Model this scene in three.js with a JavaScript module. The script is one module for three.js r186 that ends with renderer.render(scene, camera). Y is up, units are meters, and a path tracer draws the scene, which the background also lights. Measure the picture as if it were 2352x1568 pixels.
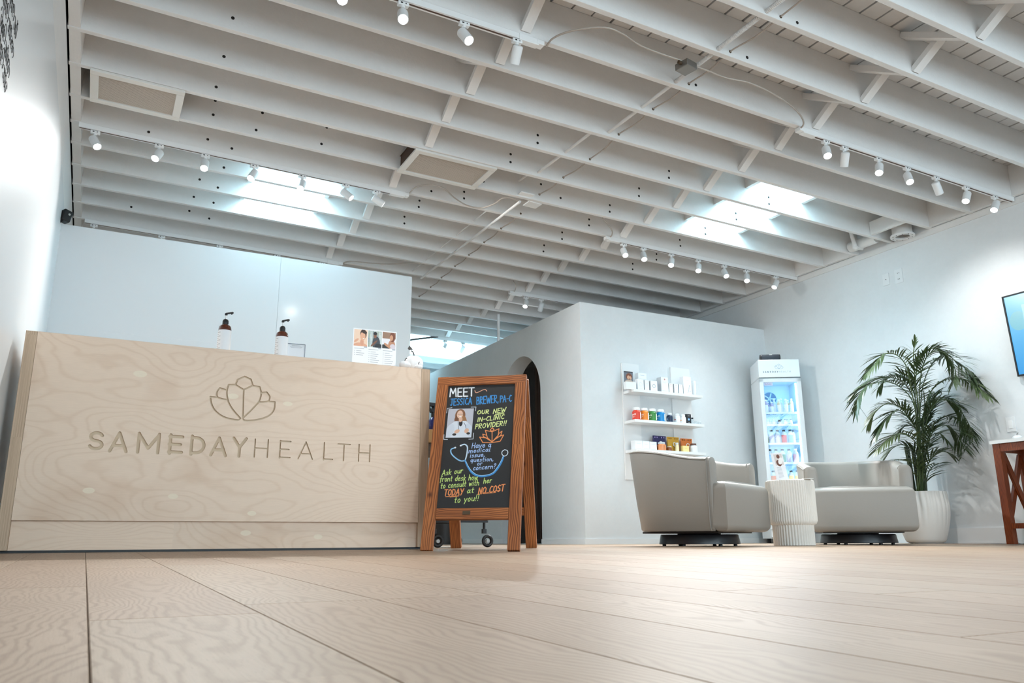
import * as THREE from 'three';
import { RoundedBoxGeometry } from 'three/addons/geometries/RoundedBoxGeometry.js';
import { mergeGeometries, toCreasedNormals } from 'three/addons/utils/BufferGeometryUtils.js';
import { RectAreaLightUniformsLib } from 'three/addons/lights/RectAreaLightUniformsLib.js';

RectAreaLightUniformsLib.init();
// ---------------------------------------------------------------- camera, sky, light, exposure
const scene = new THREE.Scene();
const EYE = new THREE.Vector3(0, 0.058, 0);
const PITCH = 0.24098, YAW = 0.48063, ROLL = -0.00412, FPX = 1838.8;
const camera = new THREE.PerspectiveCamera(2 * Math.atan(784 / FPX) * 180 / Math.PI, 1.5, 0.02, 80);
const AXES = (() => {                       // camera right / up / forward in (X, Y, depth)
  const [cy, sy, cp, sp, cr, sr] = [Math.cos(YAW), Math.sin(YAW), Math.cos(PITCH), Math.sin(PITCH), Math.cos(ROLL), Math.sin(ROLL)];
  const r = [cy, 0, -sy], u0 = [-sp * sy, cp, -sp * cy], f = [cp * sy, sp, cp * cy];
  const right = r.map((v, i) => cr * v + sr * u0[i]), up = r.map((v, i) => -sr * v + cr * u0[i]);
  return { right, up, f };
})();
const w3 = (a) => new THREE.Vector3(a[0], a[1], -a[2]);
camera.position.copy(EYE);
camera.quaternion.setFromRotationMatrix(new THREE.Matrix4().makeBasis(w3(AXES.right), w3(AXES.up), w3(AXES.f).negate()));
camera.focus = 5; camera.userData.fStop = 14;
camera.updateMatrixWorld();
scene.background = new THREE.Color(0.62, 0.84, 1.0);
scene.backgroundIntensity = 1.9;
const renderer = new THREE.WebGLRenderer({ antialias: true });
renderer.toneMapping = THREE.LinearToneMapping;
renderer.toneMappingExposure = 1.2;
renderer.shadowMap.enabled = true;
const SPOT = 6.2, SPOT_COLOR = new THREE.Color(0.97, 0.975, 0.96);
function areaLight(w, h, color, intensity, pos, dir) {
  const l = new THREE.RectAreaLight(new THREE.Color(...color), intensity, w, h);
  l.position.copy(pos); l.lookAt(pos.clone().add(dir)); scene.add(l);
  return l;
}
// daylight in the storefront glass behind the camera, and in the three roof lights
const P = (X, Y, D) => new THREE.Vector3(X, Y, -D);
areaLight(2.1, 2.45, [0.74, 0.91, 1.0], 3.2, P(0.85, 1.4, -2.86), new THREE.Vector3(0, 0, -1));
areaLight(2.1, 2.45, [0.74, 0.91, 1.0], 3.2, P(3.15, 1.4, -2.86), new THREE.Vector3(0, 0, -1));
areaLight(2.1, 2.45, [0.74, 0.91, 1.0], 3.2, P(5.45, 1.4, -2.86), new THREE.Vector3(0, 0, -1));
const SKYLIGHTS = [[0.97, 1.60, 6.02, 7.145], [4.82, 5.45, 4.41, 5.59], [3.70, 5.10, 10.43, 11.6]];
for (const [x0, x1, d0, d1] of SKYLIGHTS) areaLight(x1 - x0 - 0.04, d1 - d0 - 0.04, [0.46, 0.82, 1.0], 27, P((x0 + x1) / 2, 3.36, (d0 + d1) / 2), new THREE.Vector3(0, -1, 0));

// ---------------------------------------------------------------- helpers
const rayOf = (px, py) => {
  const a = (px - 1176) / FPX, b = -(py - 784) / FPX;
  return [0, 1, 2].map((i) => a * AXES.right[i] + b * AXES.up[i] + AXES.f[i]);
};
const along = (r, t) => new THREE.Vector3(r[0] * t, EYE.y + r[1] * t, -r[2] * t);
const atD = (px, py, D) => { const r = rayOf(px, py); return along(r, D / r[2]); };
const atX = (px, py, X) => { const r = rayOf(px, py); return along(r, X / r[0]); };
const atY = (px, py, Y) => { const r = rayOf(px, py); return along(r, (Y - EYE.y) / r[1]); };
const atZ = (px, py, z) => along(rayOf(px, py), z);           // z = distance along the optical axis
const SL = -0.01573, JB = 2.938;                              // joist undersides: Y = JB + SL * X
const atC = (px, py, below = 0) => { const r = rayOf(px, py); return along(r, (JB - below - EYE.y) / (r[1] - SL * r[0])); };
const cY = (X) => JB + SL * X;
const XL = -0.398, XR = 6.68;
let seed = 7;
const rnd = () => { seed = (seed * 1664525 + 1013904223) >>> 0; return seed / 4294967296; };
const rr = (a, b) => a + (b - a) * rnd();
// value noise
const PERM = (() => { const p = new Uint8Array(512); let s = 99; const r = () => (s = (s * 1103515245 + 12345) >>> 0) / 4294967296; const a = [...Array(256).keys()]; for (let i = 255; i > 0; i--) { const j = Math.floor(r() * (i + 1)); [a[i], a[j]] = [a[j], a[i]]; } for (let i = 0; i < 512; i++) p[i] = a[i & 255]; return p; })();
function noise(x, y) {
  const xi = Math.floor(x), yi = Math.floor(y), fx = x - xi, fy = y - yi, u = fx * fx * (3 - 2 * fx), v = fy * fy * (3 - 2 * fy);
  const h = (i, j) => PERM[PERM[i & 255] + (j & 255)] / 255;
  return (h(xi, yi) * (1 - u) + h(xi + 1, yi) * u) * (1 - v) + (h(xi, yi + 1) * (1 - u) + h(xi + 1, yi + 1) * u) * v;
}
const fbm = (x, y, o = 4) => { let s = 0, a = 0.5; for (let i = 0; i < o; i++) { s += a * noise(x, y); x = x * 2.03 + 17; y = y * 2.03 + 31; a *= 0.5; } return s; };
function dataTex(w, h, fn, srgb = true) {
  const d = new Uint8Array(w * h * 4);
  for (let y = 0; y < h; y++) for (let x = 0; x < w; x++) { const c = fn(x, y), k = (y * w + x) * 4; d[k] = c[0]; d[k + 1] = c[1]; d[k + 2] = c[2]; d[k + 3] = 255; }
  const t = new THREE.DataTexture(d, w, h);
  t.wrapS = t.wrapT = THREE.RepeatWrapping; t.magFilter = THREE.LinearFilter; t.minFilter = THREE.LinearMipmapLinearFilter; t.generateMipmaps = true;
  if (srgb) t.colorSpace = THREE.SRGBColorSpace;
  t.needsUpdate = true;
  return t;
}
function canvasTex(w, h, draw) {
  const c = document.createElement('canvas'); c.width = w; c.height = h;
  const g = c.getContext('2d'); draw(g, w, h);
  const t = new THREE.CanvasTexture(c); t.colorSpace = THREE.SRGBColorSpace; t.anisotropy = 8;
  return t;
}
const cl = (v) => Math.max(0, Math.min(255, v));
const mix = (a, b, t) => a.map((v, i) => v + (b[i] - v) * t);
const std = (color, roughness = 0.6, extra = {}) => new THREE.MeshStandardMaterial({ color, roughness, ...extra });
const phy = (o) => new THREE.MeshPhysicalMaterial(o);

function norm(g) {
  g = g.index ? g.toNonIndexed() : g;
  const out = new THREE.BufferGeometry();
  out.setAttribute('position', g.attributes.position);
  if (!g.attributes.normal) g.computeVertexNormals();
  out.setAttribute('normal', g.attributes.normal);
  out.setAttribute('uv', g.attributes.uv || new THREE.BufferAttribute(new Float32Array(g.attributes.position.count * 2), 2));
  return out;
}
function boxUV(g, ox = 0, oy = 0, swap = false) {             // uv in metres by the way each face points
  const p = g.attributes.position, n = g.attributes.normal, uv = new Float32Array(p.count * 2);
  for (let i = 0; i < p.count; i++) {
    const ax = Math.abs(n.getX(i)), ay = Math.abs(n.getY(i)), az = Math.abs(n.getZ(i));
    let u, v;
    if (ax >= ay && ax >= az) { u = p.getZ(i); v = p.getY(i); } else if (ay >= az) { u = p.getX(i); v = p.getZ(i); } else { u = p.getX(i); v = p.getY(i); }
    uv[2 * i] = (swap ? v : u) + ox; uv[2 * i + 1] = (swap ? u : v) + oy;
  }
  g.setAttribute('uv', new THREE.BufferAttribute(uv, 2));
  return g;
}
const xf = (g, x = 0, y = 0, z = 0, rx = 0, ry = 0, rz = 0) => g.applyMatrix4(new THREE.Matrix4().compose(new THREE.Vector3(x, y, z), new THREE.Quaternion().setFromEuler(new THREE.Euler(rx, ry, rz)), new THREE.Vector3(1, 1, 1)));
const box = (w, h, d, x = 0, y = 0, z = 0, rx = 0, ry = 0, rz = 0) => xf(boxUV(norm(new THREE.BoxGeometry(w, h, d))), x, y, z, rx, ry, rz);
const span = (x0, x1, y0, y1, d0, d1) => boxUV(norm(new THREE.BoxGeometry(x1 - x0, y1 - y0, d1 - d0).translate((x0 + x1) / 2, (y0 + y1) / 2, -(d0 + d1) / 2)));
const rbox = (w, h, d, r, x = 0, y = 0, z = 0, rx = 0, ry = 0, rz = 0, seg = 2) => xf(boxUV(norm(new RoundedBoxGeometry(w, h, d, seg, r))), x, y, z, rx, ry, rz);
const cyl = (r1, r2, h, x = 0, y = 0, z = 0, rx = 0, ry = 0, rz = 0, seg = 24, open = false) => xf(norm(new THREE.CylinderGeometry(r1, r2, h, seg, 1, open)), x, y, z, rx, ry, rz);
const lathe = (pts, seg = 32, x = 0, y = 0, z = 0, rx = 0, ry = 0, rz = 0) => xf(norm(new THREE.LatheGeometry(pts.map((p) => new THREE.Vector2(p[0], p[1])), seg)), x, y, z, rx, ry, rz);
const tube = (pts, r, seg = 40, rad = 8) => norm(new THREE.TubeGeometry(new THREE.CatmullRomCurve3(pts), seg, r, rad));
const rod = (a, b, r, seg = 10) => { const m = a.clone().add(b).multiplyScalar(0.5), q = new THREE.Quaternion().setFromUnitVectors(new THREE.Vector3(0, 1, 0), b.clone().sub(a).normalize()); return norm(new THREE.CylinderGeometry(r, r, a.distanceTo(b), seg)).applyMatrix4(new THREE.Matrix4().compose(m, q, new THREE.Vector3(1, 1, 1))); };
const crease = (g, deg = 40) => norm(toCreasedNormals(g, deg * Math.PI / 180));
function mesh(name, geos, mat, parent) {
  const list = (Array.isArray(geos) ? geos : [geos]).map(norm);
  const m = new THREE.Mesh(list.length > 1 ? mergeGeometries(list) : list[0], mat);
  m.name = name; m.castShadow = m.receiveShadow = true;
  (parent || scene).add(m);
  return m;
}
const taken = {};
const numbered = (n) => { const k = taken[n] = (taken[n] ?? -1) + 1; return k ? n + '_' + String(k).padStart(3, '0') : n; };
function tag(o, label, category, group, kind) { Object.assign(o.userData, { label, category }); if (group) o.userData.group = group; if (kind) o.userData.kind = kind; return o; }
function thing(name, label, category, pos, turn = 0, group) {
  const o = new THREE.Group(); o.name = numbered(name); scene.add(o);
  if (pos) o.position.copy(pos); o.rotation.y = turn;
  return tag(o, label, category, group);
}
function solo(name, label, category, geos, mat, group) { return tag(mesh(numbered(name), geos, mat), label, category, group); }
function structure(name, label, geos, mat, category = 'wall') { const o = geos ? mesh(name, geos, mat) : new THREE.Group(); if (!geos) { o.name = name; scene.add(o); } return tag(o, label, category, undefined, 'structure'); }
function copy(o, label, pos, turn) { const c = o.clone(); c.userData = { ...o.userData }; c.name = numbered(o.name.replace(/_\d{3}$/, '')); if (label) c.userData.label = label; if (pos) c.position.copy(pos); if (turn !== undefined) c.rotation.y = turn; scene.add(c); return c; }

// ---------------------------------------------------------------- materials
const paintTex = dataTex(512, 512, (x, y) => { const n = fbm(x / 60, y / 60, 4) - 0.47, m = fbm(x / 9 + 50, y / 9, 2) - 0.37; const v = 250 + n * 6 + m * 4; return [cl(v), cl(v - 0.6), cl(v - 1.4)]; });
paintTex.repeat.set(0.8, 0.8);
const brushed = dataTex(512, 512, (x, y) => { const v = 128 + (fbm(x / 5, y / 5, 3) - 0.44) * 120; return [v, v, v]; }, false);
const M = {
  wall: std(new THREE.Color(0.80, 0.825, 0.84), 0.62, { map: paintTex, bumpMap: brushed, bumpScale: 0.0006 }),
  ceil: std(new THREE.Color(0.815, 0.805, 0.795), 0.58, { map: paintTex, bumpMap: brushed, bumpScale: 0.0012 }),
  dark: std(0x1b1714, 0.9),
  gloss: phy({ color: new THREE.Color(0.80, 0.825, 0.84), roughness: 0.46, clearcoat: 0.28, clearcoatRoughness: 0.12 }),
  white: std(new THREE.Color(0.86, 0.86, 0.855), 0.4),
  satin: std(new THREE.Color(0.85, 0.855, 0.855), 0.32),
  black: std(0x111113, 0.45),
  blackGloss: std(0x0c0c0e, 0.2),
  steel: std(0x8d8a86, 0.38, { metalness: 0.85 }),
  brass: std(0x6b5a48, 0.45, { metalness: 0.7 }),
  cable: std(0xb3a89e, 0.5, { metalness: 0.25 }),
  glow: std(0xffffff, 0.5, { emissive: new THREE.Color(1, 0.985, 0.96), emissiveIntensity: 5 }),
  paper: std(new THREE.Color(0.86, 0.87, 0.885), 0.55),
  acrylic: phy({ color: 0xffffff, roughness: 0.03, transmission: 1, thickness: 0, ior: 1.49 }),
};
// ---------------------------------------------------------------- wood
function oakTex(k) {                                         // one plank face: 2048 along 1.6 m, 512 across 0.25 m
  return dataTex(2048, 512, (x, y) => {
    const u = x / 2048 * 1.6, v = y / 512 * 0.25;
    const wob = (fbm(u * 2.6 + k * 40, v * 6 + k * 7, 4) - 0.47);
    const swirl = (fbm(u * 13 + k * 11, v * 22 + 5, 3) - 0.44);
    const cv = v - 0.125 + wob * 0.13;
    const knot = Math.hypot((u - [0.42, 1.1, 0.75, 0.2][k % 4]) * 0.34, v - [0.07, 0.16, 0.2, 0.12][k % 4]);
    const ring = Math.sqrt(cv * cv + Math.pow((u - 0.8) * 0.055, 2)) * 250 + swirl * 3.6 + 4.2 / (1 + knot * 42);
    const line = Math.pow(0.5 + 0.5 * Math.sin(ring * 2.2), 2.2);
    const patch = fbm(u * 2.2 + k * 3, v * 5 + 60, 3) - 0.44;
    const fine = noise(u * 30 + k * 90, v * 900) - 0.5, pore = noise(u * 70, v * 1500 + k * 31);
    const amt = 0.55 * line * (0.45 + 1.1 * cl(255 * (patch + 0.5)) / 255);
    let c = mix([167, 149, 132], [134, 113, 95], amt * 0.9);
    const s = patch * 20 + fine * 7 - (pore > 0.86 ? 9 : 0);
    return [cl(c[0] + s), cl(c[1] + s), cl(c[2] + s)];
  });
}
const oak = [0, 1, 2].map((k) => { const t = oakTex(k); return phy({ color: [0xfff6ee, 0xf8ede4, 0xfffaf4][k], roughness: 0.42, specularIntensity: 0.5, map: t, bumpMap: t, bumpScale: 0.0006 }); });

// ---------------------------------------------------------------- floor: wide planks running away from the camera, falling gently to the street door
const HINGE = 4.4, FALL = 0.0137, PW = 0.217, PX0 = 0.017;
const fY = (D) => D < HINGE ? -(HINGE - D) * FALL : 0;
const floor = structure('floor', 'pale oak plank floor of the shop', null, null, 'floor');
{
  const restParts = [];
  const plank = (x0, x1, d0, d1, uo, vo) => {
    const e = 0.0004, b = 0.0012, dp = 0.002;
    const X = [x0 + e, x0 + e + b, x1 - e - b, x1 - e], D = [d0 + e, d0 + e + b, d1 - e - b, d1 - e];
    const pos = [], uv = [], idx = [];
    for (let j = 0; j < 4; j++) for (let i = 0; i < 4; i++) { const rim = i % 3 === 0 || j % 3 === 0; pos.push(X[i], fY(D[j]) - (rim ? dp : 0), -D[j]); uv.push((D[j] - d0 + uo) / 1.6, (X[i] - x0 + vo) / 0.25); }
    for (let j = 0; j < 3; j++) for (let i = 0; i < 3; i++) { const a = j * 4 + i; idx.push(a, a + 1, a + 4, a + 1, a + 5, a + 4); }
    const g = new THREE.BufferGeometry();
    g.setAttribute('position', new THREE.Float32BufferAttribute(pos, 3)); g.setAttribute('uv', new THREE.Float32BufferAttribute(uv, 2)); g.setIndex(idx);
    return norm(crease(g, 20));
  };
  const c0 = Math.floor((XL - PX0) / PW), c1 = Math.ceil((XR - PX0) / PW);
  for (let c = c0; c < c1; c++) {
    const x0 = Math.max(XL, PX0 + c * PW), x1 = Math.min(XR, PX0 + (c + 1) * PW);
    if (x1 - x0 < 0.01) continue;
    let first = c === 0 ? 1.225 : c === -1 ? 1.92 : rr(0, 1.5);
    while (first > -2.9) first -= 1.5;
    const cuts = [-2.9]; for (let d = first + 1.5; d < 13.4; d += 1.5) cuts.push(d); cuts.push(13.4, HINGE); cuts.sort((a, b) => a - b);
    for (let k = 0; k + 1 < cuts.length; k++) {
      if (cuts[k + 1] - cuts[k] < 0.02) continue;
      const g = plank(x0, x1, cuts[k], cuts[k + 1], rr(0, 3), rr(0, 0.03));
      const m = Math.floor(rnd() * 3);
      if (cuts[k + 1] > 0.2 && cuts[k] < 6.6) mesh('plank', g, oak[m], floor); else restParts.push(g);
    }
  }
  const rest = mesh('far_planks', restParts, oak[0], floor); rest.userData.kind = 'stuff';
  mesh('subfloor', [span(XL - 0.2, XR + 0.2, -0.3, -0.112, -3.1, 13.6)], M.dark, floor);
  const sub = new THREE.BufferGeometry();                    // dark screed right under the planks, following the fall
  const q = (d) => [XL - 0.1, fY(d) - 0.0045, -d, XR + 0.1, fY(d) - 0.0045, -d];
  sub.setAttribute('position', new THREE.Float32BufferAttribute([...q(-3), ...q(HINGE), ...q(13.5)], 3)); sub.setIndex([0, 1, 2, 1, 3, 2, 2, 3, 4, 3, 5, 4]); sub.computeVertexNormals();
  mesh('underlay', norm(sub), std(0x8a735f, 0.9), floor);
}

// ---------------------------------------------------------------- walls
const BLOCK_D = 6.556, BLOCK_X = 4.19, BLOCK_H = 2.372, FAR = 13.2;
structure('wall_left', 'glossy white panelled side wall beside the reception desk', [span(XL - 0.16, XL, -0.1, 2.53, -3, FAR)], M.gloss);
structure('wall_left_head', 'upper masonry of the side wall behind the joist ends', [span(XL - 0.3, XL - 0.035, 2.6, 3.5, -3, FAR)], M.dark);
structure('trim_1', 'white ledger board along the top of the glossy side wall', [span(XL - 0.15, XL - 0.004, 2.536, cY(XL) - 0.002, -3, FAR), span(XL - 0.16, XL - 0.03, 2.5, 2.56, -3, FAR)], M.ceil, 'trim');
const wr = structure('wall_right', 'long white painted wall behind the armchairs and palm', [span(XR, XR + 0.16, -0.1, 3.3, -3, FAR)], M.wall);
structure('trim_2', 'white painted top plate along the long white wall', [span(XR - 0.012, XR + 0.02, 2.774, cY(XR) - 0.001, -3, FAR)], M.ceil, 'trim');
structure('baseboard_right', 'white baseboard along the long white wall', [span(XR - 0.014, XR, 0, 0.128, 0, BLOCK_D), span(XR - 0.02, XR, 0, 0.016, 0, BLOCK_D)], M.satin, 'baseboard');
structure('wall_back', 'far white wall at the end of the corridor', [span(XL - 0.1, XR + 0.1, -0.1, 3.4, FAR, FAR + 0.15)], M.wall);
// storefront behind the camera: piers, sill and head round three glass lights
const sf = [span(XL - 0.2, XR + 0.2, -0.25, 0.16, -3.06, -2.9), span(XL - 0.2, XR + 0.2, 2.64, 3.4, -3.06, -2.9)];
for (const [a, b] of [[XL - 0.2, -0.21], [1.91, 2.09], [4.21, 4.39], [6.51, XR + 0.2]]) sf.push(span(a, b, 0.16, 2.64, -3.06, -2.9));
structure('wall_front', 'storefront wall with large windows facing the street', sf, M.wall);
for (const [k, x] of [[1, 0.85], [2, 3.15], [3, 5.45]]) {
  const w = structure('window_' + k, ['storefront window beside the glossy wall', 'middle storefront window', 'storefront window beside the long white wall'][k - 1], null, null, 'window');
  mesh('pane', span(x - 1.06, x + 1.06, 0.16, 2.64, -2.99, -2.982), M.acrylic, w);
  mesh('frame', [span(x - 1.06, x - 1.01, 0.16, 2.64, -3.03, -2.94), span(x + 1.01, x + 1.06, 0.16, 2.64, -3.03, -2.94), span(x - 1.06, x + 1.06, 0.16, 0.21, -3.03, -2.94), span(x - 1.06, x + 1.06, 2.59, 2.64, -3.03, -2.94)], M.black, w);
}
// glossy partition behind the desk, in three panels with fine seams
const part = structure('wall_partition', 'glossy pale partition behind the reception desk', null, null);
const seam = atD(637, 720, 6.57).x;
for (const [a, b] of [[XL, seam - 0.0008], [seam + 0.0008, 2.402]]) mesh('panel', [span(a, b, 0, BLOCK_H, 6.57, 6.585)], M.gloss, part);
mesh('core', [span(XL, 2.396, 0, BLOCK_H - 0.004, 6.586, 6.68)], M.white, part);
// room block: front wall, and side wall with the arched opening
structure('wall_block_front', 'white partition wall carrying the product shelves', [span(BLOCK_X, XR, 0, BLOCK_H, BLOCK_D, BLOCK_D + 0.12)], M.wall);
{
  const s = new THREE.Shape(); s.moveTo(BLOCK_D + 0.12, 0); s.lineTo(FAR, 0); s.lineTo(FAR, BLOCK_H); s.lineTo(BLOCK_D + 0.12, BLOCK_H); s.closePath();
  const R = 0.455, c = 7.835, spring = 2.058 - R, hole = new THREE.Path();
  hole.moveTo(c - R, 0.002); hole.lineTo(c - R, spring); hole.absarc(c, spring, R, Math.PI, 0, true); hole.lineTo(c + R, 0.002); hole.closePath();
  s.holes.push(hole);
  const g = norm(new THREE.ExtrudeGeometry(s, { depth: 0.2, bevelEnabled: false, curveSegments: 48 }));
  g.rotateY(Math.PI / 2); g.translate(BLOCK_X, 0, 0);        // shape x -> -z (depth), extrusion -> +X
  structure('wall_block_side', 'white corridor wall with an arched opening', [boxUV(g)], M.wall);
  structure('wall_block_inside', 'wall of the room behind the arch', [span(BLOCK_X + 1.0, BLOCK_X + 1.06, 0, BLOCK_H, BLOCK_D + 0.12, FAR), span(BLOCK_X + 0.2, XR, BLOCK_H - 0.03, BLOCK_H, BLOCK_D + 0.12, FAR - 0.02)], M.wall);
}
structure('baseboard_block', 'low white baseboard round the block of white partitions', [
  span(BLOCK_X, XR - 0.014, 0, 0.05, BLOCK_D - 0.011, BLOCK_D), span(BLOCK_X - 0.011, BLOCK_X, 0, 0.05, BLOCK_D - 0.011, 7.38), span(BLOCK_X - 0.011, BLOCK_X, 0, 0.05, 8.29, FAR)], M.satin, 'baseboard');
{ // dark velvet curtain in the arch
  const g = new THREE.PlaneGeometry(0.62, 2.02, 90, 8), p = g.attributes.position;
  for (let i = 0; i < p.count; i++) { const u = p.getX(i); p.setZ(i, 0.035 * Math.sin(u * 62 + 0.6 * Math.sin(u * 23)) + 0.01 * Math.sin(u * 140)); }
  g.computeVertexNormals(); g.rotateY(-Math.PI / 2); g.translate(BLOCK_X + 0.27, 1.055, -7.66);
  solo('curtain', 'dark brown velvet curtain hanging in the arched opening', 'curtain', g, phy({ color: 0x3a2a22, roughness: 0.85, sheen: 0.6, sheenColor: new THREE.Color(0x5a4030), sheenRoughness: 0.5, side: THREE.DoubleSide }));
}
{ // lettering on the glossy wall: rows of fine dark script, too steep to read
  const strokes = [];
  for (const [x0, y0, x1, y1, n] of [[20, -10, 35, 95, 9], [5, -5, 28, 133, 12], [0, 50, 18, 180, 12], [-6, 100, 11, 220, 10]]) {
    for (let i = 0; i < n; i++) {
      if (i === 5) continue;
      const t = i / n, a = atX(x0 + (x1 - x0) * t, y0 + (y1 - y0) * t, XL), b = atX(x0 + (x1 - x0) * (t + 0.8 / n), y0 + (y1 - y0) * (t + 0.8 / n), XL), pts = [], h = 0.030 + 0.016 * rnd();
      for (let k = 0; k <= 10; k++) { const s = k / 10; pts.push(new THREE.Vector3(XL + 0.0012, a.y + (b.y - a.y) * s * 0.0 + h * (0.5 + 0.5 * Math.sin(s * 6.3 + i)) * (i % 4 ? 1 : 1.5), a.z + (b.z - a.z) * s + 0.02 * Math.cos(s * 6.3 + i))); }
      strokes.push(tube(pts, 0.0009, 20, 5));
    }
  }
  const o = solo('wall_script', 'rows of dark script lettering high on the glossy wall', 'lettering', strokes, M.black); o.userData.kind = 'stuff';
}

// ---------------------------------------------------------------- ceiling: open joists, bridging and board deck
const ceiling = structure('ceiling', 'open white painted timber joist ceiling', null, null, 'ceiling');
ceiling.position.y = JB; ceiling.rotation.z = Math.atan(SL);
const JH = 0.287, JT = 0.038;
const JOIST = [2.842, 3.238, 3.640, 4.002, 4.404, 4.814, 5.219, 5.630, 6.019, 6.373, 6.780, 7.182];
while (JOIST[0] > -2.6) JOIST.unshift(JOIST[0] - 0.404);
while (JOIST[JOIST.length - 1] < 12.7) JOIST.push(JOIST[JOIST.length - 1] + 0.4045);
{
  for (const d of JOIST) mesh('joist', boxUV(rbox(XR - XL, JH, JT, 0.003, (XL + XR) / 2, JH / 2, -(d - JT / 2), 0, 0, 0, 1), d * 0.37, d * 0.61), M.ceil, ceiling);
  const inSky = (x0, x1, d) => SKYLIGHTS.some(([a, b, c, e]) => x1 > a && x0 < b && d > c && d < e);
  // deck boards across the joists, cut round the roof lights
  const BP = 0.143;
  for (let x = XL - 0.02; x < XR + 0.1; x += BP) {
    const x1 = x + BP - rr(0.009, 0.02);
    let d = -3; const sk = SKYLIGHTS.filter(([a, b]) => x1 > a && x < b).sort((a, b) => a[2] - b[2]);
    for (const [, , c, e] of sk) { mesh('deck_board', boxUV(span(x, x1, JH + 0.001, JH + 0.02, d, c), x * 3, 0), M.ceil, ceiling); d = e; }
    mesh('deck_board', boxUV(span(x, x1, JH + 0.001, JH + 0.02, d, FAR), x * 3, 0), M.ceil, ceiling);
  }
  const s = new THREE.Shape(); s.moveTo(XL - 0.3, -3.1); s.lineTo(XR + 0.3, -3.1); s.lineTo(XR + 0.3, FAR + 0.2); s.lineTo(XL - 0.3, FAR + 0.2); s.closePath();
  for (const [a, b, c, e] of SKYLIGHTS) { const h = new THREE.Path(); h.moveTo(a, c); h.lineTo(a, e); h.lineTo(b, e); h.lineTo(b, c); h.closePath(); s.holes.push(h); }
  const g = norm(new THREE.ExtrudeGeometry(s, { depth: 0.06, bevelEnabled: false })); g.rotateX(-Math.PI / 2); g.translate(0, JH + 0.075, 0);
  mesh('roof_sheet', g, M.dark, ceiling);
  // bridging pairs at two rows, and blocking at the wall ends
  for (const X of [1.95, 4.31]) for (let k = 0; k + 1 < JOIST.length; k++) {
    const a = JOIST[k], b = JOIST[k + 1] - JT;
    if (X < 2 && a > 5.1 && a < 5.4) continue;
    if (inSky(X - 0.1, X + 0.1, (a + b) / 2)) continue;
    const L = Math.hypot(b - a, JH - 0.06), ang = Math.atan2(JH - 0.06, b - a), jit = rr(-0.02, 0.02);
    mesh('bridging', boxUV(box(0.062, 0.036, L, X + jit + 0.03, JH / 2, -(a + b) / 2, -ang, 0, 0), k * 0.3, X), M.ceil, ceiling);
    mesh('bridging', boxUV(box(0.062, 0.036, L, X + jit - 0.045, JH / 2, -(a + b) / 2, ang, 0, 0), k * 0.5, X), M.ceil, ceiling);
  }
  for (let k = 0; k + 1 < JOIST.length; k++) {
    const a = JOIST[k] + 0.001, b = JOIST[k + 1] - JT - 0.001;
    mesh('end_block', boxUV(span(XL + 0.007, XL + 0.068, 0.004, JH - 0.004, a + 0.001, b), k, 0), M.ceil, ceiling);
    if (!(a > 4.3 && a < 5.0)) mesh('end_block', boxUV(span(XR - 0.05, XR - 0.012, 0.004, JH - 0.004, a, b), k, 0), M.ceil, ceiling);
  }
  // bolt holes and plugs in the joist faces
  const z1 = (x, y) => [x * 0.3443, y * 0.3443], z2 = (x, y) => [784 + x * 0.3443, y * 0.3443], z5 = (x, y) => [784 + x * 0.3443, 400 + y * 0.3443], zs = (x, y) => [1540 + x * 0.153, 380 + y * 0.153];
  const dots = [
    ...[[1552, 120], [1493, 377], [1441, 580], [1433, 670], [1421, 765], [1385, 929], [1546, 990], [1493, 1117], [1331, 1197], [1453, 1251], [1292, 1313], [1424, 1352], [1262, 1406], [1395, 1457], [991, 880], [1748, 752], [1708, 867], [2177, 849], [2144, 960], [875, 1380]].map((q) => z1(...q)),
    ...[[1309, 901], [1309, 953], [1128, 1028], [1128, 1081], [2185, 1140], [2185, 1186], [1985, 1256], [1985, 1307], [1790, 1368], [1790, 1412], [1652, 1463], [1652, 1503], [1330, 1228], [1462, 1320], [600, 1275], [818, 1279], [818, 1323], [520, 1338], [516, 1380], [420, 1445], [420, 1490], [948, 1210]].map((q) => z2(...q)),
    ...[[1472, 388], [1472, 432], [1352, 474], [1348, 515], [2257, 438], [2262, 478], [2102, 532], [2102, 570], [1943, 597], [1943, 634]].map((q) => z5(...q)),
    ...[[1472, 478], [1480, 578], [978, 716], [988, 810], [519, 936], [524, 1029]].map((q) => zs(...q)),
    [1716, 132], [1598, 566 / 2.9], [1831, 52],
  ];
  const hole = [];
  for (const [px, py] of dots) for (const d of JOIST) {
    if (d < 1.5) continue;
    const p = atD(px, py, d - JT), ly = (p.y - cY(p.x));
    if (ly > 0.004 && ly < JH) { const l = new THREE.Vector3(p.x, ly, p.z + 0.0006); hole.push(cyl(0.0105, 0.0105, 0.0016, l.x, l.y, l.z, Math.PI / 2, 0, 0, 10)); break; }
  }
  mesh('bolt_hole', hole, M.dark, ceiling).userData.kind = 'stuff';
}
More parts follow.
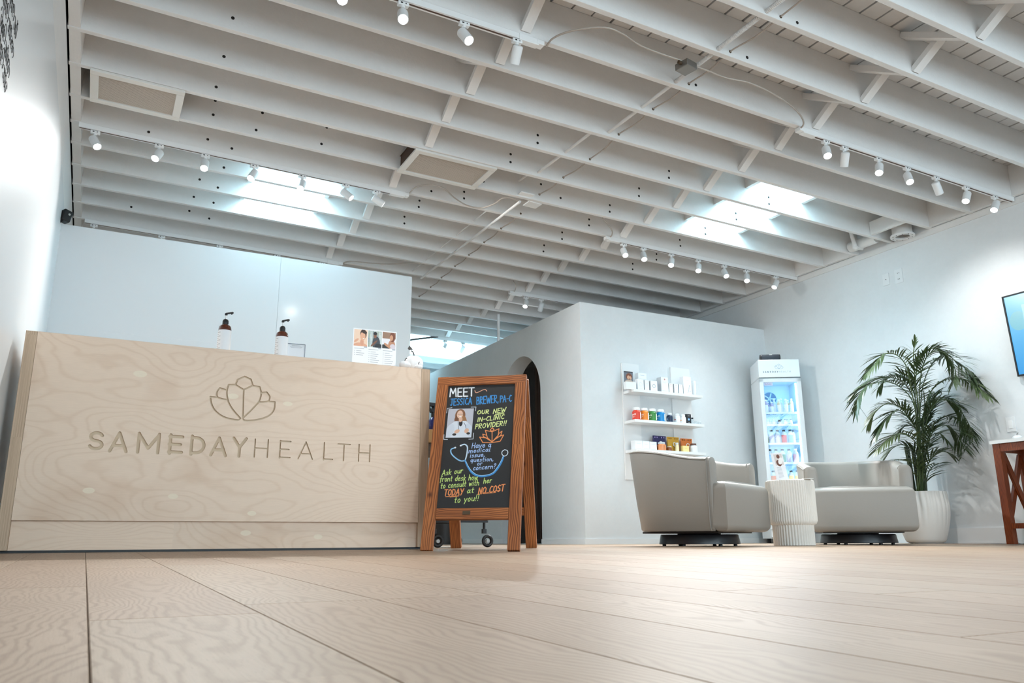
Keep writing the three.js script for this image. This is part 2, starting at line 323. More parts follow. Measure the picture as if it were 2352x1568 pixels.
// roof lights: curb, headers and clear glazing over each opening
SKYLIGHTS.forEach(([a, b, c, e], k) => {
  const w = structure('window_' + (k + 4), ['roof light over the space behind the desk', 'roof light between the joists before the long white wall', 'large roof light far down the corridor'][k], null, null, 'window');
  w.position.y = JB; w.rotation.z = Math.atan(SL);
  const t = 0.03, y0 = JH + 0.022, y1 = JH + 0.30;
  mesh('curb', [span(a - t, a, y0, y1, c - t, e + t), span(b, b + t, y0, y1, c - t, e + t), span(a, b, y0, y1, c - t, c), span(a, b, y0, y1, e, e + t)], M.wall, w);
  mesh('pane', span(a - t, b + t, y1, y1 + 0.006, c - t, e + t), M.acrylic, w);
  for (let i = 0; i + 1 < JOIST.length; i++) {
    const d0 = JOIST[i], d1 = JOIST[i + 1] - JT;
    if (d0 > c - 0.1 && d1 < e + 0.1) for (const x of [a - 0.038, b]) mesh('header', span(x, x + 0.038, 0.145, JH, d0 + 0.001, d1 - 0.001), M.ceil, w);
  }
});
// ---------------------------------------------------------------- ceiling fittings
const tilt = Math.atan(SL);
const NTH = ['first', 'second', 'third', 'fourth', 'fifth', 'sixth', 'seventh', 'eighth', 'ninth'];
function lampHead(track, apx, apy, fpx, fpy, side, power, label, group, aim) {
  const a = atD(apx, apy, track.d), X = a.x, yTop = cY(X) - 0.0365;
  const pivot = P(X, yTop - 0.075, track.d);
  // point the head so that its front lies on the line of sight to its face
  const r = rayOf(fpx, fpy), dir = new THREE.Vector3(r[0], r[1], -r[2]).normalize(), oc = EYE.clone().sub(pivot), R = 0.068;
  const b = oc.dot(dir), disc = b * b - (oc.lengthSq() - R * R);
  const hit = EYE.clone().addScaledVector(dir, disc > 0 ? -b + side * Math.sqrt(disc) : -b);
  const axis = hit.sub(pivot).normalize(); if (axis.y > -0.8) { axis.y = 0; axis.normalize().multiplyScalar(0.6); axis.y = -0.8; }
  if (aim) axis.set(...aim).normalize();
  const o = thing('track_spotlight', label, 'spotlight', P(X, yTop, track.d), 0, group);
  mesh('adapter', [rbox(0.062, 0.022, 0.03, 0.004, 0, -0.0125, 0), cyl(0.011, 0.011, 0.014, 0, -0.028, 0)], M.white, o);
  mesh('switch', [box(0.012, 0.006, 0.034, -0.012, -0.012, 0), box(0.005, 0.006, 0.034, 0.012, -0.012, 0)], M.dark, o);
  mesh('stem', [cyl(0.0055, 0.0055, 0.055, 0, -0.055, 0)], M.white, o);
  const head = new THREE.Group(); head.name = 'head'; o.add(head);
  head.position.set(0, -0.078, 0);
  head.quaternion.setFromUnitVectors(new THREE.Vector3(0, -1, 0), axis);
  mesh('can', [lathe([[0, 0.035], [0.022, 0.035], [0.0285, 0.030], [0.030, 0.026], [0.030, -0.070], [0.0265, -0.070], [0.0265, -0.060], [0, -0.060]], 28)], M.satin, head);
  mesh('lens', [cyl(0.026, 0.026, 0.002, 0, -0.0655, 0, 0, 0, 0, 24)], power ? M.glow : M.satin, head);
  if (power) {
    const s = new THREE.SpotLight(SPOT_COLOR, SPOT * power, 0, 0.8, 1.0, 2);
    s.position.copy(pivot).addScaledVector(axis, 0.0745); s.target.position.copy(s.position).add(axis); s.castShadow = true; s.shadow.radius = 1.3;
    scene.add(s, s.target);
  }
  return o;
}
function track(d, X0, X1, label, feedEnd, group) {
  const L = X1 - X0, xm = (X0 + X1) / 2, o = thing('lighting_track', label, 'track', P(xm, cY(xm) - 0.018, d), 0, group);
  o.rotation.z = tilt;
  mesh('rail', [box(L, 0.034, 0.012, 0, 0, 0.0125), box(L, 0.034, 0.012, 0, 0, -0.0125), box(L, 0.010, 0.036, 0, 0.013, 0)], M.white, o);
  mesh('slot', [box(L - 0.01, 0.006, 0.0125, 0, -0.0145, 0)], std(0x5a453c, 0.7), o);
  if (feedEnd) { const s = feedEnd === 'left' ? -1 : 1; mesh('live_end', [rbox(0.13, 0.042, 0.045, 0.004, s * (L / 2 - 0.02), -0.002, 0), rbox(0.05, 0.03, 0.05, 0.003, s * (L / 2 + 0.055), 0, 0)], M.white, o); }
  return { d };
}
const tA = track(3.621, -0.34, 2.02, 'white lighting track over the front of the desk', 'right');
const tB = track(6.000, -0.34, 2.06, 'white lighting track crossing below the roof light behind the desk', 'right');
const tC = track(3.621, 4.25, 6.66, 'white lighting track running to the long white wall in front of the roof light', 'left');
const tD = track(6.000, 4.22, 6.66, 'white lighting track over the product shelves', 'left');
const tE = track(7.968, 4.2, 6.6, 'white lighting track above the block of white partitions', 'left');
const tF = track(10.395, 4.2, 6.4, 'white lighting track far along the corridor', 'left');
const tG = track(7.968, -0.30, 2.05, 'white lighting track mostly hidden by the glossy partition', 'right');
[[782, -42, 787, -3, -1, 0.8], [926, 4, 926, 40, -1, 1], [1066, 48, 1077, 92, -1, 1], [1187, 86, 1177, 128, 1, 1]].forEach((q, i, all) => lampHead(tA, ...q, NTH[all.length - 1 - i] + ' white spotlight from the feed box on the track over the desk front', 'spotlights over the front of the desk'));
[[220, 297, 228, 329, -1, 0.12], [367, 326, 355, 359, -1, 0.5], [473, 350, 469, 384, -1, 1], [585, 374, 574, 403, -1, 1], [695, 398, 690, 432, -1, 1], ].forEach((q, i, all) => lampHead(tB, ...q, NTH[i] + ' white spotlight from the glossy side wall on the track below the roof light', 'spotlights below the roof light behind the desk'));
lampHead(tB, 794, 421, 787, 451, 1, 1.6, 'white track spotlight below the roof light tilted towards the corridor', 'spotlights below the roof light behind the desk', [0.66, -0.66, 0.4]);
lampHead(tB, 865, 437, 859, 466, 1, 1.6, 'white track spotlight turned away to the corridor at the feed end of its track', 'spotlights below the roof light behind the desk', [0.85, -0.5, 0.12]);
[[1895, 318, 1901, 357, -1, 1], [1938, 333, 1934, 372, 1, 1], [2016, 358, 2019, 396, -1, 1], [2082, 381, 2090, 417, -1, 1], [2148, 403, 2160, 435, 1, 0.7], [2217, 425, 2218, 461, -1, 0.4], [2283, 447, 2279, 474, -1, 0.22]].forEach((q, i, all) => lampHead(tC, ...q, NTH[all.length - 1 - i] + ' white spotlight from the long white wall on the track before the roof light', 'spotlights on the track running to the long white wall'));
[[1432, 556, 1437, 584, -1, 1.3], [1477, 565, 1480, 594, -1, 1.3], [1541, 579, 1541, 607, -1, 1.3], [1603, 594, 1604, 621, -1, 1.3], [1663, 608, 1669, 631, -1, 1.3], [1714, 619, 1715, 639, -1, 1.5], [1781, 634, 1777, 657, -1, 0.8]].forEach((q, i, all) => lampHead(tD, ...q, NTH[all.length - 1 - i] + ' white spotlight from the long white wall on the track over the product shelves', 'spotlights over the product shelves'));
[[1208, 680, 1206, 703, -1, 1.4], [1243, 687, 1239, 711, 1, 1]].forEach((q, i, all) => lampHead(tE, ...q, NTH[i] + ' white spotlight from the feed end of the track above the white partitions', 'spotlights above the block of white partitions'));
[[1022, 779, 1017, 794, -1, 1.4], [1063, 784, 1055, 799, 1, 0]].forEach((q, i, all) => lampHead(tF, ...q, NTH[i] + ' white spotlight from the feed end of the track far along the corridor', 'spotlights far along the corridor'));
[[217, 509, 217, 540, -1, 0.5], [372, 538, 372, 570, -1, 0.6], [505, 562, 505, 592, -1, 0.6], [637, 584, 637, 612, -1, 0.6], [740, 601, 740, 630, -1, 0.6]].forEach((q, i, all) => lampHead(tG, ...q, NTH[i] + ' white spotlight from the glossy side wall on the track behind the partition', 'spotlights behind the glossy partition'));

function grille(x0, x1, d0, d1, label, n) {
  const o = thing('ceiling_grille', label, 'grille', P((x0 + x1) / 2, cY((x0 + x1) / 2), (d0 + d1) / 2)); o.rotation.z = tilt;
  const w = x1 - x0, d = d1 - d0, f = 0.05;
  mesh('frame', [rbox(w, 0.018, f, 0.003, 0, -0.010, d / 2 - f / 2), rbox(w, 0.018, f, 0.003, 0, -0.010, -d / 2 + f / 2), rbox(f, 0.018, d - 2 * f, 0.003, -w / 2 + f / 2, -0.010, 0), rbox(f, 0.018, d - 2 * f, 0.003, w / 2 - f / 2, -0.010, 0)], std(new THREE.Color(0.78, 0.76, 0.72), 0.5), o);
  const sl = []; for (let i = 0; i < n; i++) { const z = -d / 2 + f + (i + 0.5) * (d - 2 * f) / n; sl.push(box(w - 2 * f, 0.002, 0.46 * (d - 2 * f) / n, 0, -0.008, z, -0.5)); }
  mesh('louvres', sl, std(new THREE.Color(0.56, 0.50, 0.44), 0.55), o).userData.kind = 'stuff';
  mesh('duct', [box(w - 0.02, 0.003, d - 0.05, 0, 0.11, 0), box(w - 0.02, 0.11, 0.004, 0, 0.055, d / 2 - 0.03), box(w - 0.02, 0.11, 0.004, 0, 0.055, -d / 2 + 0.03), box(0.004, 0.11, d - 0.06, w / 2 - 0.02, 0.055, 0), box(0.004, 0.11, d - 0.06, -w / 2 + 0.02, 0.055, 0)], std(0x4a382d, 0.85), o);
  return o;
}
grille(-0.275, 0.285, 5.185, 5.605, 'square return air grille beside the glossy side wall', 22);
grille(1.903, 2.585, 5.195, 5.625, 'long return air grille in the middle of the joist ceiling', 20);
{ grille(2.05, 2.62, 8.45, 8.87, 'return air grille peeping out beyond the glossy partition', 12); }

// conduits run through the joists
const conduits = [
  ['white ribbed flexible conduit threaded through the nearest joists', 0.0125, [P(3.075, 2.912, 2.0), P(3.075, 2.91, 3.6)], M.ceil, true],
  ['white smooth conduit threaded through the joists past the long grille', 0.0115, [P(3.08, 2.915, 3.6), P(3.075, 2.922, 4.37)], M.ceil],
  ['white conduit stub ending beside the long grille', 0.011, [P(2.965, 2.92, 4.37), P(2.945, 2.926, 5.19)], M.ceil],
  ['short white conduit ending in a dark joist hole', 0.011, [P(2.99, 3.02, 5.23), P(2.99, 3.035, 5.595)], M.ceil],
];
for (const [label, r, [a, b], m, ribs] of conduits) {
  const g = [rod(a, b, r)];
  if (ribs) { const n = 150; for (let i = 0; i < n; i++) { const p = a.clone().lerp(b, i / n); g.push(xf(norm(new THREE.TorusGeometry(r + 0.0005, 0.0022, 5, 12)), p.x, p.y, p.z)); } }
  solo('conduit', label, 'conduit', g, m);
}
{
  const J = JOIST.map((d) => d - JT);
  const on = (px, py, d) => atD(px, py, d);
  const near = (d) => J.reduce((a, b) => Math.abs(b - d) < Math.abs(a - d) ? b : a);
  // smooth conduit beyond the junction plate
  const c0 = on(1115, 488, near(5.98));
  solo('conduit', 'white smooth conduit running on beyond the white junction plates', 'conduit', [rod(P(3.02, c0.y, 5.63), P(3.02, c0.y, 7.97), 0.0115)], M.ceil);
  solo('conduit', 'thin white conduit beside the far run of smooth conduit', 'conduit', [rod(P(2.91, c0.y + 0.06, 6.0), P(2.91, c0.y + 0.06, 7.97), 0.006)], M.ceil);
  // brown armoured cable looping from joist to joist
  const hop = [[1793, 38, 2.804], [1677, 118, 3.2], [1500, 250, 3.964], [1421, 308, 4.366], [1355, 365, 4.776], [1294, 407, 5.181], [1239, 446, 5.592]].map(([x, y, d]) => on(x, y, near(d)));
  hop.splice(2, 0, on(1582, 192, near(3.602)));
  const pts = [hop[0].clone().add(new THREE.Vector3(0.02, 0.03, 0.5))];
  hop.forEach((p, i) => { pts.push(p); if (i + 1 < hop.length) pts.push(p.clone().lerp(hop[i + 1], 0.5).add(new THREE.Vector3(0.01, -0.008, 0))); });
  const grom = (o, l) => { mesh('grommet', l.map((p) => cyl(0.010, 0.010, 0.002, p.x, p.y - 0.002, p.z + 0.001, Math.PI / 2, 0, 0, 12)), M.brass, o).userData.kind = 'stuff'; };
  const near1 = thing('armoured_cable', 'brown armoured cable beside the conduit through the near joists', 'cable'); mesh('sheath', tube(pts, 0.0052, 160, 7), M.cable, near1); grom(near1, hop);
  const far = [[1196, 490, 5.98], [1151, 524, 6.335], [1112, 556, 6.742], [1077, 585, 7.144], [1045, 611, 7.55], [1014, 637, 7.95], [989, 659, 8.35], [963, 680, 8.76]].map(([x, y, d]) => on(x, y, near(d)));
  const fp = []; far.forEach((p, i) => { fp.push(p); if (i + 1 < far.length) fp.push(p.clone().lerp(far[i + 1], 0.5).add(new THREE.Vector3(0.012, -0.006, 0))); });
  const far1 = thing('armoured_cable', 'brown armoured cable hopping along the far joists', 'cable'); mesh('sheath', tube(fp, 0.0052, 160, 7), M.cable, far1); grom(far1, far);
  const loop = (q, below) => tube(q.map(([x, y, b]) => atC(x, y, b ?? below)), 0.006, 70, 7);
  solo('track_feed_cable', 'armoured feed cable looping up from the track over the desk', 'cable', loop([[1255, 106], [1268, 90], [1295, 76], [1340, 66], [1395, 64], [1430, 78], [1470, 104], [1520, 124], [1568, 140]], 0.014), M.cable);
  solo('track_feed_cable', 'armoured feed cable curving across to the track by the long white wall', 'cable', loop([[1590, 150], [1625, 162], [1665, 178], [1720, 190], [1775, 215], [1820, 245], [1843, 272], [1845, 287], [1836, 297]], 0.014), M.cable);
  solo('track_feed_cable', 'armoured feed cable sagging below the long grille', 'cable', loop([[941, 443], [955, 430], [990, 424], [1018, 432], [1045, 455], [1075, 472], [1105, 477], [1135, 468], [1158, 454], [1175, 455], [1192, 462]], 0.012), M.cable);
  solo('track_feed_cable', 'short feed cable dropping to the track over the product shelves', 'cable', loop([[1384, 500], [1396, 515], [1406, 530], [1405, 540], [1400, 546]], 0.004), M.cable);
  solo('track_feed_cable', 'short feed cable dropping to the track above the partitions', 'cable', loop([[1180, 645], [1185, 658], [1182, 668], [1175, 676]], 0.004), M.cable);
  solo('track_feed_cable', 'feed cable snaking level behind the top of the glossy partition', 'cable', loop([[786, 606], [800, 600], [850, 604], [900, 606], [945, 603], [975, 606]], 0.0), M.cable);
  // junction boxes
  const jb = thing('junction_box', 'small galvanised junction box on the joists where two feed cables meet', 'junction box', atC(1576, 158, 0.05), 0.2);
  mesh('box', [rbox(0.095, 0.045, 0.095, 0.004, 0, 0.012, 0)], M.steel, jb); for (const [x, z] of [[-0.055, 0], [0.055, 0.01]]) mesh('clamp', cyl(0.011, 0.011, 0.03, x, 0.02, z, 0, 0, Math.PI / 2, 10), M.brass, jb);
  const p1 = atC(1218, 466, 0.0), jp = thing('junction_box', 'pair of white junction cover plates beside the long grille', 'junction box', p1, 0.05);
  mesh('plate', rbox(0.13, 0.012, 0.11, 0.003, 0.035, 0.0, -0.02), M.white, jp); mesh('plate', rbox(0.13, 0.012, 0.10, 0.003, -0.10, 0.02, 0.08), M.white, jp);
}
// round duct collar and pipes above the long white wall
{
  const c = P(6.565, cY(6.6), 4.60), o = thing('duct_collar', 'white round duct collar with a bolted flange at the top of the long wall', 'duct', c);
  const ring = new THREE.Shape(); ring.absarc(0, 0, 0.105, 0, Math.PI * 2); const hh = new THREE.Path(); hh.absarc(0, 0, 0.066, 0, Math.PI * 2, true); ring.holes.push(hh);
  mesh('flange', xf(norm(new THREE.ExtrudeGeometry(ring, { depth: 0.012, bevelEnabled: true, bevelSize: 0.002, bevelThickness: 0.002, curveSegments: 40 })), 0, -0.014, 0, Math.PI / 2), M.ceil, o);
  mesh('neck', cyl(0.088, 0.088, 0.12, 0, 0.045, 0, 0, 0, 0, 36, true), std(new THREE.Color(0.72, 0.70, 0.67), 0.6, { side: THREE.DoubleSide }), o);
  mesh('damper', cyl(0.066, 0.066, 0.004, 0, 0.01, 0), std(0x8f8580, 0.7), o);
  const sc = []; for (let i = 0; i < 10; i++) sc.push(cyl(0.0045, 0.0045, 0.004, 0.086 * Math.cos(i * 0.628), -0.028, 0.086 * Math.sin(i * 0.628), 0, 0, 0, 8)); mesh('screws', sc, M.dark, o).userData.kind = 'stuff';
  solo('header_board', 'white board set across the joists before the round duct collar', 'board', boxUV(box(0.035, 0.13, 0.365, 6.36, cY(6.36) + 0.075, -4.59)), M.ceil);
  const pp = thing('waste_pipe', 'white painted waste pipe with a branch at the top of the long wall', 'pipe', P(6.55, cY(6.55), 5.02));
  mesh('pipe', [rod(new THREE.Vector3(0, 0.055, 0.155), new THREE.Vector3(0, 0.055, -0.155), 0.052, 20)], M.ceil, pp);
  mesh('branch', [rod(new THREE.Vector3(-0.14, 0.17, -0.02), new THREE.Vector3(-0.085, 0.0, -0.03), 0.02, 12), rod(new THREE.Vector3(-0.085, 0.0, -0.03), new THREE.Vector3(0.05, 0.02, -0.06), 0.018, 12), xf(norm(new THREE.SphereGeometry(0.026, 14, 10)), -0.085, 0, -0.03)], M.ceil, pp);
}
{ // small black loudspeaker in the corner
  const p = atD(150, 497, 6.44), o = thing('loudspeaker', 'small black loudspeaker in the corner above the glossy partition', 'speaker', p, 0.5);
  o.rotation.z = -0.2;
  mesh('cabinet', rbox(0.064, 0.09, 0.07, 0.008), M.black, o);
  mesh('tweeter', cyl(0.008, 0.008, 0.006, 0.008, 0.012, 0.036, Math.PI / 2), std(0xb8b6b2, 0.4, { metalness: 0.5 }), o);
  mesh('bracket', [box(0.02, 0.02, 0.03, -0.022, -0.05, 0), box(0.03, 0.012, 0.02, -0.036, -0.052, 0)], M.black, o);
}
{ // ceiling fan mostly hidden behind the glossy partition
  const hub = atD(872, 790, 8.9), tip = atD(1000, 754, 8.3), o = thing('ceiling_fan', 'dark grey ceiling fan blade reaching out beyond the glossy partition', 'fan', hub);
  const L = Math.hypot(tip.x - hub.x, tip.z - hub.z), az = Math.atan2(-(tip.z - hub.z), tip.x - hub.x);
  const dark = std(0x4a4b4c, 0.5);
  mesh('motor', [lathe([[0, -0.06], [0.09, -0.05], [0.1, 0], [0.08, 0.05], [0, 0.06]], 28)], dark, o);
  mesh('downrod', cyl(0.012, 0.012, cY(hub.x) - hub.y - 0.05, 0, (cY(hub.x) - hub.y + 0.05) / 2, 0), dark, o);
  for (let k = 0; k < 3; k++) { const g = new THREE.Shape(); g.moveTo(0.1, -0.04); g.lineTo(L, -0.07); g.lineTo(L, 0.07); g.lineTo(0.1, 0.05); g.closePath(); const e = norm(new THREE.ExtrudeGeometry(g, { depth: 0.01, bevelEnabled: false })); e.rotateX(-Math.PI / 2 + 0.2); e.rotateY(az + k * 2.094); mesh('blade', e, dark, o); }
  const pole = atD(1145, 745, 8.9), pb = BLOCK_H + 0.002, q = thing('drop_conduit', 'thin white conduit dropping from the joists to the block of white partitions', 'conduit', P(pole.x, pb, 8.9));
  mesh('pole', cyl(0.018, 0.018, cY(pole.x) - pb - 0.003, 0, (cY(pole.x) - pb) / 2, 0, 0, 0, 0, 14), M.white, q); mesh('flange', cyl(0.04, 0.04, 0.008, 0, 0.004, 0), M.white, q);
}
// outline of a union of round-ended strokes, by marching squares (outer loops counter-clockwise, islands clockwise)
function traceStrokes(caps, cell) {
  const loops = [];
  const x0 = Math.min(...caps.map((c) => Math.min(c[0], c[2]) - c[4])) - 3 * cell, x1 = Math.max(...caps.map((c) => Math.max(c[0], c[2]) + c[4])) + 3 * cell;
  const y0 = Math.min(...caps.map((c) => Math.min(c[1], c[3]) - c[4])) - 3 * cell, y1 = Math.max(...caps.map((c) => Math.max(c[1], c[3]) + c[4])) + 3 * cell;
  const nx = Math.ceil((x1 - x0) / cell) + 1, ny = Math.ceil((y1 - y0) / cell) + 1, f = new Float32Array(nx * ny).fill(1);
  for (const [ax, ay, bx, by, r] of caps) {
    const i0 = Math.max(0, Math.floor((Math.min(ax, bx) - r - x0) / cell) - 2), i1 = Math.min(nx - 1, Math.ceil((Math.max(ax, bx) + r - x0) / cell) + 2);
    const j0 = Math.max(0, Math.floor((Math.min(ay, by) - r - y0) / cell) - 2), j1 = Math.min(ny - 1, Math.ceil((Math.max(ay, by) + r - y0) / cell) + 2);
    const dx = bx - ax, dy = by - ay, L = dx * dx + dy * dy || 1e-12;
    for (let j = j0; j <= j1; j++) for (let i = i0; i <= i1; i++) { const x = x0 + i * cell, y = y0 + j * cell, t = Math.max(0, Math.min(1, ((x - ax) * dx + (y - ay) * dy) / L)), d = Math.hypot(x - ax - t * dx, y - ay - t * dy) - r; const k = j * nx + i; if (d < f[k]) f[k] = d; }
  }
  const next = new Map(), pt = {};
  const H = (i, j) => 2 * (j * nx + i), V = (i, j) => 2 * (j * nx + i) + 1;       // edge ids: right of, above a node
  const put = (id, i, j, i2, j2) => { if (!pt[id]) { const a = f[j * nx + i], b = f[j2 * nx + i2], t = a / (a - b); pt[id] = [x0 + (i + (i2 - i) * t) * cell, y0 + (j + (j2 - j) * t) * cell]; } return id; };
  for (let j = 0; j + 1 < ny; j++) for (let i = 0; i + 1 < nx; i++) {
    const c = (f[j * nx + i] < 0 ? 1 : 0) | (f[j * nx + i + 1] < 0 ? 2 : 0) | (f[(j + 1) * nx + i + 1] < 0 ? 4 : 0) | (f[(j + 1) * nx + i] < 0 ? 8 : 0);
    if (c === 0 || c === 15) continue;
    const B = () => put(H(i, j), i, j, i + 1, j), T = () => put(H(i, j + 1), i, j + 1, i + 1, j + 1), Lf = () => put(V(i, j), i, j, i, j + 1), R = () => put(V(i + 1, j), i + 1, j, i + 1, j + 1);
    const seg = { 1: [[B, Lf]], 2: [[R, B]], 3: [[R, Lf]], 4: [[T, R]], 5: [[B, R], [T, Lf]], 6: [[T, B]], 7: [[T, Lf]], 8: [[Lf, T]], 9: [[B, T]], 10: [[Lf, B], [R, T]], 11: [[R, T]], 12: [[Lf, R]], 13: [[B, R]], 14: [[Lf, B]] }[c];
    for (const [a, b] of seg) next.set(a(), b());
  }
  const seen = new Set();
  for (const start of next.keys()) {
    if (seen.has(start)) continue;
    let l = [], k = start; while (k !== undefined && !seen.has(k)) { seen.add(k); l.push(pt[k]); k = next.get(k); }
    if (l.length < 8) continue;
    const keep = [l[0]];                                      // drop points on straight runs
    for (let q = 1; q < l.length; q++) { const a = keep[keep.length - 1], b = l[q], c = l[(q + 1) % l.length]; const d = Math.abs((c[0] - a[0]) * (b[1] - a[1]) - (c[1] - a[1]) * (b[0] - a[0])) / (Math.hypot(c[0] - a[0], c[1] - a[1]) || 1); if (d > cell * 0.16 || Math.hypot(b[0] - a[0], b[1] - a[1]) > 0.012) keep.push(b); }
    loops.push(keep);
  }
  return loops;
}
// ---------------------------------------------------------------- reception desk
const DD = 4.43, DX0 = -0.354, DX1 = 1.751, DH = 1.05;
const birchTex = dataTex(2048, 1024, (x, y) => {
  const u = x / 2048 * 2.1, v = y / 1024 * 1.05;
  const big = fbm(u * 0.95 + 3.3, v * 2.3 + 8, 3) + 0.05 * fbm(u * 5, v * 12, 3);
  const ring = big * 27 + 0.5 * fbm(u * 9 + 5, v * 22, 2);
  const fr = ring - Math.floor(ring), line = Math.exp(-Math.pow((fr - 0.5) / 0.13, 2));
  const fine = noise(u * 40, v * 700) - 0.5, tone = fbm(u * 0.9 + 20, v * 1.4, 3) - 0.44;
  const flame = Math.max(0, fbm(u * 3.2 + 60, v * 3.6, 4) - 0.55) * 4;
  let c = mix([236, 214, 195], [208, 174, 146], line * 0.22 + flame * 0.42);
  for (const [a, b, ra, rb] of [[0.52, 0.88, 0.034, 0.018], [0.98, 0.80, 0.03, 0.015], [1.27, 0.78, 0.028, 0.013], [0.35, 0.29, 0.028, 0.015], [0.73, 0.27, 0.025, 0.014], [1.12, 0.19, 0.024, 0.013]]) {
    const e = Math.hypot((u - a) / ra, (v - b) / rb); if (e < 1) c = mix(c, [242, 230, 210], Math.min(1, (1 - e) * 8) * 0.85);
  }
  const s = tone * 18 + fine * 6;
  return [cl(c[0] + s), cl(c[1] + s), cl(c[2] + s)];
});
birchTex.repeat.set(1 / 2.1, 1 / 1.05);
const birch = std(0xfff8f0, 0.42, { map: birchTex, bumpMap: brushed, bumpScale: 0.00015 });
const plyTex = dataTex(256, 256, (x, y) => { const l = noise(x / 9 + 0.3, y / 300), f = noise(x / 1.6, y / 22), v = fbm(x / 3, y / 60, 2); const c = mix([214, 186, 158], [172, 142, 116], l * 0.75 + (f - 0.5) * 0.25 + (v - 0.4) * 0.2); return [cl(c[0]), cl(c[1]), cl(c[2])]; });
plyTex.repeat.set(16, 2);
const ply = std(0xffffff, 0.55, { map: plyTex });
{
  const desk = thing('reception_desk', 'birch plywood reception desk with an engraved flower emblem and lettering', 'desk', P((DX0 + DX1) / 2, 0, DD));
  const toLocal = (px, py) => { const p = atD(px, py, DD); return [p.x - (DX0 + DX1) / 2, p.y]; };
  const zz = (x, y) => toLocal(140 + x * 0.3486, 840 + y * 0.3486);
  // engraved strokes: every stroke is kept as capsules, their union is traced and cut out of the face
  const caps = [];
  const bar = (a, b, w) => caps.push([a[0], a[1], b[0], b[1], w / 2]);
  const poly = (pts, w) => { for (let i = 0; i + 1 < pts.length; i++) bar(pts[i], pts[i + 1], w); };
  const arc = (cx, cy, rx, ry, a0, a1, n = 12) => Array.from({ length: n + 1 }, (_, i) => { const a = a0 + (a1 - a0) * i / n; return [cx + rx * Math.cos(a), cy + ry * Math.sin(a)]; });
  // letters: [char, left x, right x] in measured places, one straight baseline
  const base = 0.484, cap = 0.094;
  const L = [['S', 175, 280], ['A', 312, 443], ['M', 497, 652], ['E', 707, 797], ['D', 849, 952], ['A', 980, 1098], ['Y', 1125, 1228], ['H', 1273, 1368], ['E', 1440, 1513], ['A', 1562, 1665], ['L', 1730, 1793], ['T', 1825, 1905], ['H', 1960, 2040]];
  L.forEach(([ch, a, b], i) => {
    const w = i < 7 ? 0.0155 : 0.0072, x0 = zz(a, 530)[0] + w / 2, x1 = zz(b, 530)[0] - w / 2, y0 = base + w / 2, y1 = base + cap - w / 2, xm = (x0 + x1) / 2, ym = (y0 + y1) / 2;
    if (ch === 'A') { bar([x0, y0 - w / 2], [xm, y1 + w * 0.3], w); bar([xm, y1 + w * 0.3], [x1, y0 - w / 2], w); bar([x0 + (x1 - x0) * 0.2, base + cap * 0.3], [x1 - (x1 - x0) * 0.2, base + cap * 0.3], w); }
    if (ch === 'M') { bar([x0, y0 - w / 2], [x0, y1 + w / 2], w); bar([x1, y0 - w / 2], [x1, y1 + w / 2], w); bar([x0, y1 + w * 0.3], [xm, y0 + w * 0.9], w); bar([xm, y0 + w * 0.9], [x1, y1 + w * 0.3], w); }
    if (ch === 'E') { bar([x0, y0 - w / 2], [x0, y1 + w / 2], w); for (const y of [y0, ym, y1]) bar([x0 - w * 0.3, y], [x1 + w / 2 - (y === ym ? 0.008 : 0), y], w); }
    if (ch === 'D') { bar([x0, y0 - w / 2], [x0, y1 + w / 2], w); const r = ym - y0, c = x1 - r; poly([[x0, y1], ...arc(c, ym, r, r, Math.PI / 2, -Math.PI / 2, 14), [x0, y0]], w); }
    if (ch === 'Y') { bar([x0, y1 + w / 2], [xm, ym], w); bar([x1, y1 + w / 2], [xm, ym], w); bar([xm, ym + w * 0.3], [xm, y0 - w / 2], w); }
    if (ch === 'H') { bar([x0, y0 - w / 2], [x0, y1 + w / 2], w); bar([x1, y0 - w / 2], [x1, y1 + w / 2], w); bar([x0, ym], [x1, ym], w); }
    if (ch === 'L') { bar([x0, y0 - w / 2], [x0, y1 + w / 2], w); bar([x0 - w * 0.3, y0], [x1 + w / 2, y0], w); }
    if (ch === 'T') { bar([xm, y0 - w / 2], [xm, y1], w); bar([x0 - w / 2, y1], [x1 + w / 2, y1], w); }
    if (ch === 'S') { const rx = (x1 - x0) / 2, ry = (y1 - y0) / 4; poly([...arc(xm, ym + ry, rx * 0.94, ry, 0.35, Math.PI * 1.5, 14), ...arc(xm, ym - ry, rx, ry, Math.PI / 2, -Math.PI + 0.35, 14).slice(1)], w); }
  });
  const lw = 0.0085, cr = (pts, n) => new THREE.CatmullRomCurve3(pts.map(([x, y]) => new THREE.Vector3(...zz(x, y), 0))).getPoints(n).map((p) => [p.x, p.y]);
  poly([[1150, 124], [1163, 91], [1210, 70], [1252, 89], [1265, 130]].map((q) => zz(...q)), lw);
  poly([[1150, 124], [1204, 157], [1262, 130]].map((q) => zz(...q)), lw);
  poly([[1204, 157], [1198, 345]].map((q) => zz(...q)), lw);
  poly([...[[1150, 124], [1105, 124]].map((q) => zz(...q)), ...cr([[1105, 124], [1093, 165], [1100, 228], [1130, 285], [1182, 345]], 12)], lw);
  poly([...[[1262, 130], [1310, 139]].map((q) => zz(...q)), ...cr([[1310, 139], [1319, 178], [1308, 228], [1270, 275], [1198, 345]], 12)], lw);
  poly([...[[1092, 160], [1047, 146]].map((q) => zz(...q)), ...cr([[1047, 146], [1027, 172], [1030, 204], [1055, 216], [1088, 222]], 8)], lw);
  poly([...[[1317, 178], [1355, 173]].map((q) => zz(...q)), ...cr([[1355, 173], [1376, 203], [1368, 230], [1340, 238], [1306, 238]], 8)], lw);
  poly([...[[1027, 208], [984, 203]].map((q) => zz(...q)), ...cr([[984, 203], [990, 245], [1016, 295], [1070, 335], [1120, 350], [1168, 356], [1182, 346]], 16)], lw);
